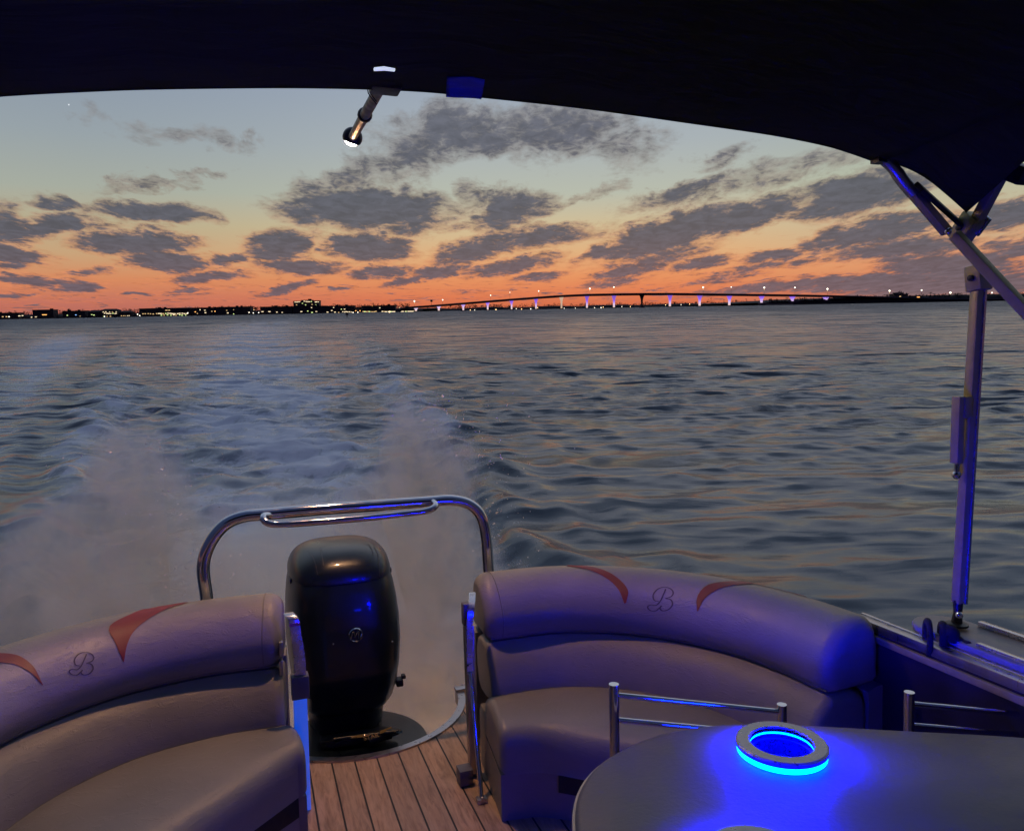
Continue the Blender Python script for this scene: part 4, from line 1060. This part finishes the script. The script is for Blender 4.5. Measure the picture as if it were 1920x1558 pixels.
building('dark flat block with two lights at its foot, left of the gap', 402, 470, 576.5, D0, [(427, 587, 3, 'winw'), (403, 584, 2, 'wino'), (425, 582, 1.8, 'win'), (438, 581, 1.4, 'win'), (438, 589, 1.6, 'wing')])
building('dark wide block with five round white lights along the water', 489, 548, 576, D0, [(476, 581, 2, 'win'), (492, 584.5, 3.8, 'winw'), (505, 584.5, 4, 'winw'), (519, 585.5, 2.6, 'winw'), (529, 586, 2.4, 'winw')])
building('broad base block of the tall hotel with three lights at its foot', 550, 611, 575, D0, [(565, 584.5, 3.4, 'winw'), (577, 583.5, 2, 'wing'), (584, 577, 2, 'winw'), (585, 586, 3, 'wing'), (593, 584.5, 3.4, 'winw')])
for lab, a, b_, tp, ws in (('left tower of the tall floodlit hotel, slightly lower', 551, 564, 566, row(552, 563, 566.5, 4, 2.4, 'winw', .3) + [(556, 572, 2, 'win')]),
                           ('middle and tallest tower of the floodlit hotel', 566, 585, 564, row(569, 585, 565.5, 5, 2.8, 'winw', .3) + [(567, 569, 2, 'wing'), (585, 571, 1.6, 'win'), (573, 572, 2, 'wing')]),
                           ('right tower of the tall floodlit hotel', 588, 599, 565, row(590, 598, 566.5, 3, 2.2, 'winw', .3) + [(592, 572, 1.6, 'wing')])):
    t_ = building(lab, a, b_, tp, D0 + 18, ws, wall='wall3', base=None, name='hotel_tower', cat='tower')
building('dark terrace with warm windows spread over two floors', 613, 664, 574.5, D0, [(614, 585.5, 3.2, 'winw'), (622, 582.5, 2.6, 'winw'), (625.5, 577, 2, 'winw'), (646, 580, 2.6, 'winw'), (628, 585.5, 2.8, 'winw'), (635, 586, 2, 'win'), (640, 580, 1.8, 'wing')] + row(641, 660, 585, 6, 2.3, 'winw', .5))
building('narrow building floodlit orange between two dark blocks', 666, 676, 577, D0, [(667, 583, 2.2, 'wino'), (675, 583, 2.2, 'wino')], wall='wall3')
building('dark block with continuous warm shop windows near the bridge foot', 679, 741, 574, D0, row(680, 706, 584.5, 9, 2.3, 'win', .5) + row(716, 742, 584.5, 10, 2.4, 'winw', .8) + [(712, 577.5, 2, 'winw'), (698, 573.8, 1.5, 'wino')])
building('low lit building right at the left foot of the bridge', 743, 778, 580, D0, row(744, 780, 584.5, 13, 2.4, 'winw', .8) + [(749, 577, 1.8, 'win')], roof='hip')
def pavilion():
    D = DS - 262; t = building('tan domed pavilion with spiky roof on the right bank', 1676, 1702, 552.5, D + 10, [(1688, 556, 3, 'win')], wall='wall3', base=6)
    for k, (x, h) in enumerate(((1681, 548), (1684, 546), (1687, 544), (1690, 545.5), (1693, 547), (1700, 549))):
        a = wd(x, 551, D + 14); b_ = wd(x, h, D + 14); m = MB(); m.lathe([(1.5, 0), (1.0, (b_[2] - a[2]) * .5), (.1, b_[2] - a[2])], a, 8); m.build('roof_spire', LM['wall3'], t)
    building('lit flat roofed kiosk right of the domed pavilion', 1710, 1729, 556.5, D + 5, [(1722, 557.5, 5, 'wino')], wall='wall3', base=6)
pavilion()
def lamp(px, py, D, m='lampw', s=1.0, label='small lit street lamp on the far shore', group='street lamps along the far shore', post=True):
    q = wd(px, py, D); t = thing('street_lamp', label, 'lamp', (q[0], D, 0), FW, group)
    if q[2] > 1.5: MB().tube([(q[0], D, 0), (q[0], D, q[2])], .12, 6).build('post', LM['post'], t)
    MB().sphere((q[0], D, max(.8, q[2])), .85 * s, 5).build('bulb', LM[m], t)
for px, py in ((17, 594), (196, 593.5), (258, 589.5), (262, 592), (352, 587), (467, 586), (475, 587), (485, 586.5), (662, 586), (671, 586)): lamp(px, py, DS - 22, s=1.05)
for px, py in ((882, 586.5), (890, 581.5), (930, 585.5), (968, 579), (978, 583.5), (995, 579.5), (1008, 577), (1058, 580), (1079, 578.5), (1115, 578), (1127, 577.5), (1131, 576), (1166, 575), (1182, 575), (1248, 572), (1277, 571.5), (1293, 570.5), (1332, 570), (1339, 573), (1348, 568.8), (1405, 567.5), (1438, 566.5), (1303, 573.5), (1312, 573.5), (1322, 573.5)): lamp(px, py, DS + 270, s=1.25 if px in (930, 995, 1127) else .9, m='lampw' if int(px) % 3 else 'lampo')
lamp(730.5, 589, 1200, 'lampo', 1.2, 'single orange light low on the water left of the bridge', 'navigation marks')
def marker():
    p = wz(651, 595.5); D = p[1]; t = thing('channel_marker', 'thin dark channel marker post standing in the bay', 'marker', p, FW)
    MB().tube([(p[0], D, -1), (p[0], D, 2.0)], .22, 8).build('post', LM['post'], t); m = MB(); m.box((p[0], D, 1.4), (1., .1, 1.)); m.build('board', LM['roof'], t)
marker()
def bridge():
    D = 1250.; k = D / F
    dk = [(745, 584), (760, 576.5), (800, 573.2), (870, 567.8), (976, 559.2), (1072, 552.8), (1156, 550.6), (1244, 549.8), (1348, 551), (1452, 552.2), (1536, 553.6), (1625, 555.8), (1690, 557.6), (1800, 560), (1960, 559)]
    P, _ = crom([(a, b_, 0) for a, b_ in dk], 120)
    base = wd(800, 587, D); t = thing('road_bridge', 'long arched road bridge with violet glowing piers across the bay', 'bridge', (base[0], D, 0), FW)
    rows = []; rows2 = []
    for a, b_, _ in P:
        q = wd(a, b_, D); x, z = q[0], q[2]; th = 2.3 + .6 * max(0, 1 - abs(a - 1200) / 500)
        rows.append([(x, D - 9, z - .9), (x, D - 9, z - 1.6), (x, D - 4, z - th - .6), (x, D + 14, z - th - .6), (x, D + 19, z - 1.6), (x, D + 19, z - .9)])
        rows2.append([(x, D - 9.4, z + .2), (x, D - 9.4, z - 1.2), (x, D - 8.9, z - 1.2), (x, D - 8.9, z + .2)])
    m = MB().grid(rows, cv=True); m.build('deck', LM['deck'], t, auto=30)
    MB().grid(rows2, cv=True).build('parapet', LM['side'], t, auto=30)
    dy = lambda x: float(np.interp(x, P[:, 0], P[:, 1]))
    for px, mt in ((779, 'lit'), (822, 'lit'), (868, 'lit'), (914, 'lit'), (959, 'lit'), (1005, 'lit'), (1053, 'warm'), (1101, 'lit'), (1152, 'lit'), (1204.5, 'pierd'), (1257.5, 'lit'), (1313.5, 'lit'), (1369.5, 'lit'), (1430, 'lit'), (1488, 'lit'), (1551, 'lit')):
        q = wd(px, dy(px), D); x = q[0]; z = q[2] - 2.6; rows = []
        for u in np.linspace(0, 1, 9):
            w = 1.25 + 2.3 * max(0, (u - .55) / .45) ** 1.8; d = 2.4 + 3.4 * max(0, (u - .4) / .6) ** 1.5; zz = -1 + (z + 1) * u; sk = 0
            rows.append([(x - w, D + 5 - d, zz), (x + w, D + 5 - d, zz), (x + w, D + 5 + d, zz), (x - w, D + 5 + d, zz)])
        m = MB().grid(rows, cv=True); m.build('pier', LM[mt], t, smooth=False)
        m = MB(); m.box((x, D + 5, .2), (7, 9, 2.2)); m.build('pier_footing', LM['pierd'], t, smooth=False)
    for px, py, s in ((777, 565, 1.2), (830, 562.5, .9), (920, 554, .8), (956, 548.5, .6), (1010, 546, .9), (1106, 541.5, 1.2), (1151, 538.5, 1.), (1318.5, 539, 1.3), (1371, 538.5, .8), (1433, 539.5, 1.3), (1490.5, 539.5, 1.1), (1551.5, 542, 1.4), (1668, 545.5, 1.3), (1728, 544.5, 1.1), (1782, 549, 1.5), (1860, 549, 1.)):
        q = wd(px, py, D + 5); q0 = wd(px, dy(px) + .5, D + 5)
        l = MB().tube([q0, q], .14, 6).build('lamp_post', LM['post'], t); l['_b'] = list(t['_b'])
        MB().sphere(q, .95 * s, 6).build('lamp_head', LM['lampw'], l)
        if s > 1.15: MB().lathe([(.12, -5), (.42, -1), (.12, 0)], q, 6).build('glow_bracket', LM['win'], l)  # bracket glows by itself, the lamplight on it put in as emission
    # sign gantry over the road near the left end
    a = wd(809, 573, D + 5); b_ = wd(809, 565.5, D + 5); m = MB(); m.tube([a, b_], .25, 6); m.box(b_ + [0, 0, 1.0], (3.6, .5, 3.2)); m.build('road_sign', LM['roof'], t)
bridge()

# ------------------------------------------------------------------ dusk sky
def sky():
    w = bpy.data.worlds.new('World'); SC.world = w; w.use_nodes = True; t = NT(w.node_tree)
    bg = t.n['Background']; tc = t.new('ShaderNodeTexCoord').outputs['Generated']
    sp = t.new('ShaderNodeSeparateXYZ'); t.link(tc, sp.inputs[0])
    D2 = 57.29578
    A = t.math('MULTIPLY', t.math('ARCTAN2', sp.outputs[0], sp.outputs[1]), D2)
    E = t.math('MULTIPLY', t.math('ARCSINE', sp.outputs[2]), D2)
    def grad(pts): return t.ramp(t.mr(E, -2., 60., 0, 1, False), [((e + 2) / 62, s2l(c)) for e, c in pts])
    mid = grad([(-2, (190, 98, 74)), (0, (208, 106, 72)), (1.0, (222, 124, 84)), (2.4, (228, 150, 100)), (4.0, (222, 176, 128)), (6., (206, 188, 150)), (8.2, (182, 187, 172)), (11.5, (168, 177, 181)), (15.5, (154, 166, 182)), (22, (172, 184, 204)), (34, (172, 184, 206)), (60, (130, 144, 174))])
    lef = grad([(-2, (165, 95, 85)), (0, (176, 102, 92)), (1.0, (196, 116, 98)), (2.4, (214, 138, 96)), (4.0, (200, 162, 122)), (6., (184, 172, 140)), (8.2, (166, 172, 160)), (11.5, (151, 162, 168)), (15.5, (138, 151, 169)), (22, (158, 172, 194)), (34, (156, 170, 196)), (60, (118, 134, 166))])
    rig = grad([(-2, (120, 104, 110)), (0, (146, 116, 114)), (1.0, (186, 132, 108)), (2.4, (222, 152, 108)), (4.0, (204, 174, 138)), (6., (194, 184, 154)), (8.2, (178, 184, 160)), (11.5, (158, 170, 172)), (15.5, (146, 158, 174)), (22, (168, 180, 200)), (34, (168, 180, 204)), (60, (126, 140, 170))])
    back = grad([(-2, (30, 33, 60)), (0, (32, 35, 62)), (5, (36, 40, 70)), (12, (40, 46, 78)), (34, (46, 58, 88)), (60, (52, 66, 102))])
    c = t.mix(t.mr(A, -30, -2), lef, mid); c = t.mix(t.mr(A, 12, 30), c, rig)
    c = t.mix(t.mr(t.math('ABSOLUTE', A), 38, 95), c, back)
    # cloud field: direction coordinates in degrees, warped by noise
    cb = t.new('ShaderNodeCombineXYZ'); t.link(A, cb.inputs[0]); t.link(E, cb.inputs[1]); P = cb.outputs[0]
    # noise coordinates: clouds shrink and flatten towards the horizon
    den = t.math('ADD', t.math('MAXIMUM', E, 0.), 4.)
    ly = t.math('MULTIPLY', t.math('LOGARITHM', den, 2.718), 5.5)
    cn = t.new('ShaderNodeCombineXYZ'); t.link(t.math('MULTIPLY', A, t.math('ADD', .16, t.math('DIVIDE', 1.1, den))), cn.inputs[0]); t.link(ly, cn.inputs[1]); PN = cn.outputs[0]
    warp = t.noise(PN, 1.3, 6, .62, .3)
    wv = t.vm('SUBTRACT', warp.outputs['Color'], (.5, .5, .5))
    esc = t.math('ADD', .45, t.math('MULTIPLY', t.math('MAXIMUM', E, 0.), .20))
    PW = t.vm('ADD', P, t.vm('MULTIPLY', t.vm('SCALE', wv, esc), (3.0, 1.4, 0)))
    def px2(x, y):
        d = Rw @ pd(x, y); return math.degrees(math.atan2(d[0], d[1])), math.degrees(math.asin(d[2] / np.linalg.norm(d)))
    CL = [  # x, y, half width, half height (photo pixels), tilt, weight
        (760, 300, 105, 32, -12, .62), (870, 245, 170, 42, -6, .78), (1040, 240, 130, 52, 4, .72), (1165, 262, 75, 42, 12, .42), (640, 335, 85, 20, -14, .55), (800, 218, 90, 22, -8, .45),
        (685, 388, 165, 40, 2, 1.15), (770, 420, 75, 24, 0, .6), (585, 400, 60, 14, 0, .8), (955, 392, 82, 36, -8, .95), (880, 368, 36, 22, -30, .5), (885, 415, 50, 10, -5, .5),
        (285, 396, 108, 20, 2, 1.0), (112, 383, 46, 11, 2, .7), (98, 427, 62, 18, -14, .9), (262, 453, 100, 22, 0, 1.1), (315, 492, 78, 19, 5, 1.1), (172, 430, 40, 9, -8, .6),
        (350, 252, 78, 16, 3, .34), (435, 258, 42, 16, 18, .32), (375, 330, 42, 8, -6, .4), (265, 340, 60, 9, -12, .42), (165, 222, 22, 14, 0, .18),
        (525, 460, 72, 30, -4, .95), (565, 500, 78, 16, 4, 1.0), (692, 464, 88, 27, 2, 1.15), (430, 490, 48, 12, -10, .8), (395, 520, 72, 9, -3, .8), (540, 540, 62, 9, -12, .9), (640, 543, 30, 4, 0, .7),
        (715, 512, 68, 13, 0, .9), (825, 512, 58, 14, -6, .95), (760, 527, 60, 8, -10, .8), (140, 538, 42, 10, 2, .95), (168, 512, 44, 8, -6, .7), (95, 540, 60, 6, 0, .5), (260, 550, 32, 5, 0, .8), (350, 545, 50, 5, -3, .6), (20, 555, 34, 5, 0, .7),
        (890, 468, 100, 24, -16, .9), (1010, 446, 130, 22, -7, .82), (960, 500, 95, 15, -8, .85), (1010, 520, 60, 8, -4, .7), (870, 545, 40, 4, 0, .4), (1080, 430, 60, 14, 5, .6),
        (1265, 432, 150, 32, -14, 1.15), (1400, 402, 120, 30, -12, 1.0), (1150, 470, 80, 14, -16, .85), (1180, 505, 85, 17, -10, .85), (1240, 480, 110, 18, -8, .7), (1150, 530, 70, 8, -6, .6),
        (1285, 362, 120, 20, -10, .68), (1350, 298, 48, 17, -6, .48), (1440, 325, 70, 20, -14, .45), (1535, 308, 62, 15, -12, .4), (1075, 368, 32, 10, -10, .4), (1140, 352, 45, 10, -12, .3),
        (1625, 362, 115, 38, -10, 1.1), (1560, 390, 70, 16, -8, .8), (1640, 436, 130, 24, -8, .95), (1700, 465, 110, 20, -2, .9), (1545, 452, 90, 12, -10, .7), (1780, 500, 120, 26, 2, 1.),
        (1310, 495, 62, 12, -6, .9), (1450, 478, 60, 14, -8, .85), (1410, 505, 90, 8, -8, .6), (1590, 478, 70, 10, -5, .6), (1510, 490, 50, 8, -6, .6), (1350, 525, 90, 7, -6, .55),
        (1480, 535, 200, 10, -3, .75), (1640, 528, 180, 14, -2, .9), (1800, 535, 220, 18, 0, 1.0), (1900, 400, 70, 24, -10, .9), (1900, 470, 60, 20, -6, .7),
        (2, 430, 46, 24, 12, .9), (25, 478, 60, 14, 8, .95), (15, 500, 34, 8, 0, .8), (40, 527, 62, 9, 6, .9), (8, 390, 30, 16, 0, .5),
        (-120, 440, 110, 24, 4, .9), (-200, 500, 140, 14, 4, .9), (2080, 430, 140, 30, -8, 1.), (2250, 380, 160, 26, 0, .9), (2150, 510, 160, 18, 0, 1.)]
    acc = None
    for x, y, a, b_, rt, wt in CL:
        u, v = px2(x, y); sx = a / 24.8 * 1.08; sy = b_ / 24.8 * 1.18
        an = R(-rt + 1.07); ca, sa = math.cos(an), math.sin(an)
        p = t.math('ADD', t.vm('DOT_PRODUCT', PW, (ca / sx, sa / sx, 0)), -(u * ca + v * sa) / sx)
        q = t.math('ADD', t.vm('DOT_PRODUCT', PW, (-sa / sy, ca / sy, 0)), -(-u * sa + v * ca) / sy)
        d = t.math('MULTIPLY_ADD', t.math('MULTIPLY_ADD', q, q, t.math('MULTIPLY', p, p)), -wt, wt)
        acc = d if acc is None else t.math('MAXIMUM', acc, d)
    acc = t.math('MAXIMUM', acc, -.6)
    n1 = t.noise(PN, 2.3, 8, .64, .35); n2 = t.noise(t.mapping(PN, scale=(.75, 1.2, 1)), 5.0, 6, .58, 1.3)
    nn = t.math('ADD', t.math('MULTIPLY', t.math('SUBTRACT', n1.outputs[0], .5), 1.5), t.math('MULTIPLY', t.math('SUBTRACT', n2.outputs[0], .5), .78))
    lowc = t.mr(E, .3, 9., .62, .0)          # more scattered scraps low down
    d = t.math('ADD', t.math('ADD', t.math('MULTIPLY', acc, 1.4), nn), t.math('MULTIPLY', lowc, .25))
    n5 = t.noise(t.mapping(PN, loc=(7., 2., 0), scale=(.55, 1.7, 1)), 2.6, 6, .6, .8)
    d = t.math('MAXIMUM', d, t.math('MULTIPLY', t.math('SUBTRACT', n5.outputs[0], t.mr(E, .5, 8, .50, .78)), 6.))
    outside = t.mr(t.math('ABSOLUTE', A), 44, 60)
    n3 = t.noise(t.mapping(PN, scale=(.6, .6, 1)), .8, 5, .6); d = t.math('ADD', d, t.math('MULTIPLY', outside, t.math('SUBTRACT', t.math('MULTIPLY', n3.outputs[0], 2.4), .9)))
    dens = t.mr(d, -.30, .85); dens = t.math('MULTIPLY', dens, t.mr(E, 24, 40, 1, .35))
    dens = t.math('MULTIPLY', dens, t.mr(E, 0., .7, .35, 1.))
    # cloud colour: warm thin edges low down, blue grey bodies
    body = t.ramp(t.mr(E, 0, 18, 0, 1, False), [(0., s2l((118, 98, 104))), (.10, s2l((96, 90, 102))), (.30, s2l((82, 84, 98))), (.6, s2l((86, 88, 100))), (1., s2l((108, 111, 122)))])
    body2 = t.ramp(t.mr(E, 0, 18, 0, 1, False), [(0., s2l((196, 104, 82))), (.10, s2l((214, 128, 88))), (.24, s2l((200, 142, 104))), (.42, s2l((150, 134, 118))), (.6, s2l((134, 130, 128))), (1., s2l((132, 132, 136)))])
    cc = t.mix(t.mr(t.math('ADD', d, t.math('MULTIPLY', t.math('SUBTRACT', n2.outputs[0], .5), .8)), .30, 1.05), body2, body)
    n4 = t.noise(t.mapping(PN, loc=(3.1, .35, 0), scale=(1, 1.6, 1)), 3.2, 5, .6, .6)
    cc = t.vm('SCALE', cc, t.mr(n4.outputs[0], .3, .7, .84, 1.22))
    c = t.mix(t.math('MULTIPLY', dens, .93), c, cc)
    # one early star
    u, v = px2(129, 197); sd = nz(Rw @ pd(129, 197))
    dot = t.vm('DOT_PRODUCT', t.vm('NORMALIZE', tc), tuple(sd)); c = t.mix(t.math('GREATER_THAN', dot, 1 - 2.6e-7), c, c4((.8, .85, .9)))
    # a physical sky adds the last scattered daylight
    ns = t.new('ShaderNodeTexSky', sky_type='NISHITA'); ns.sun_disc = False; ns.sun_elevation = R(0.4); ns.sun_rotation = R(8); 
    c = t.mix(1., c, t.mix(1., ns.outputs[0], c4((.002,) * 3), 'MULTIPLY'), 'ADD')
    lo = t.mr(E, -8, -1.5); c = t.mix(lo, c4((.02, .03, .045)), c)
    t.link(c, bg.inputs[0]); bg.inputs[1].default_value = 1.
    w.cycles.sampling_method = 'MANUAL'; w.cycles.sample_map_resolution = 1024
sky()
sun = bpy.data.lights.new('sun', 'SUN'); sun.energy = .08; sun.angle = R(70); sun.color = (1, .55, .3)
so = bpy.data.objects.new('sun', sun); COL.objects.link(so); d_ = Vector((math.sin(R(8)), math.cos(R(8)), math.sin(R(1.5))))
so.rotation_euler = d_.to_track_quat('Z', 'Y').to_euler()

# ------------------------------------------------------------------ render settings
for o in list(bpy.data.objects):
    if '_b' in o.keys(): del o['_b']
SC.view_settings.view_transform = 'Standard'; SC.view_settings.look = 'None'; SC.view_settings.exposure = 0
SC.render.engine = 'CYCLES'
cy = SC.cycles
cy.use_denoising = True; cy.use_adaptive_sampling = True; cy.adaptive_threshold = .02; cy.adaptive_min_samples = 16
try: cy.denoiser = 'OPENIMAGEDENOISE'
except Exception: pass
cy.max_bounces = 8; cy.diffuse_bounces = 3; cy.glossy_bounces = 4; cy.volume_bounces = 2; cy.transparent_max_bounces = 8
cy.volume_step_rate = 3.; cy.volume_max_steps = 256
cy.sample_clamp_indirect = 6.; cy.sample_clamp_direct = 0
cy.caustics_reflective = False; cy.caustics_refractive = False
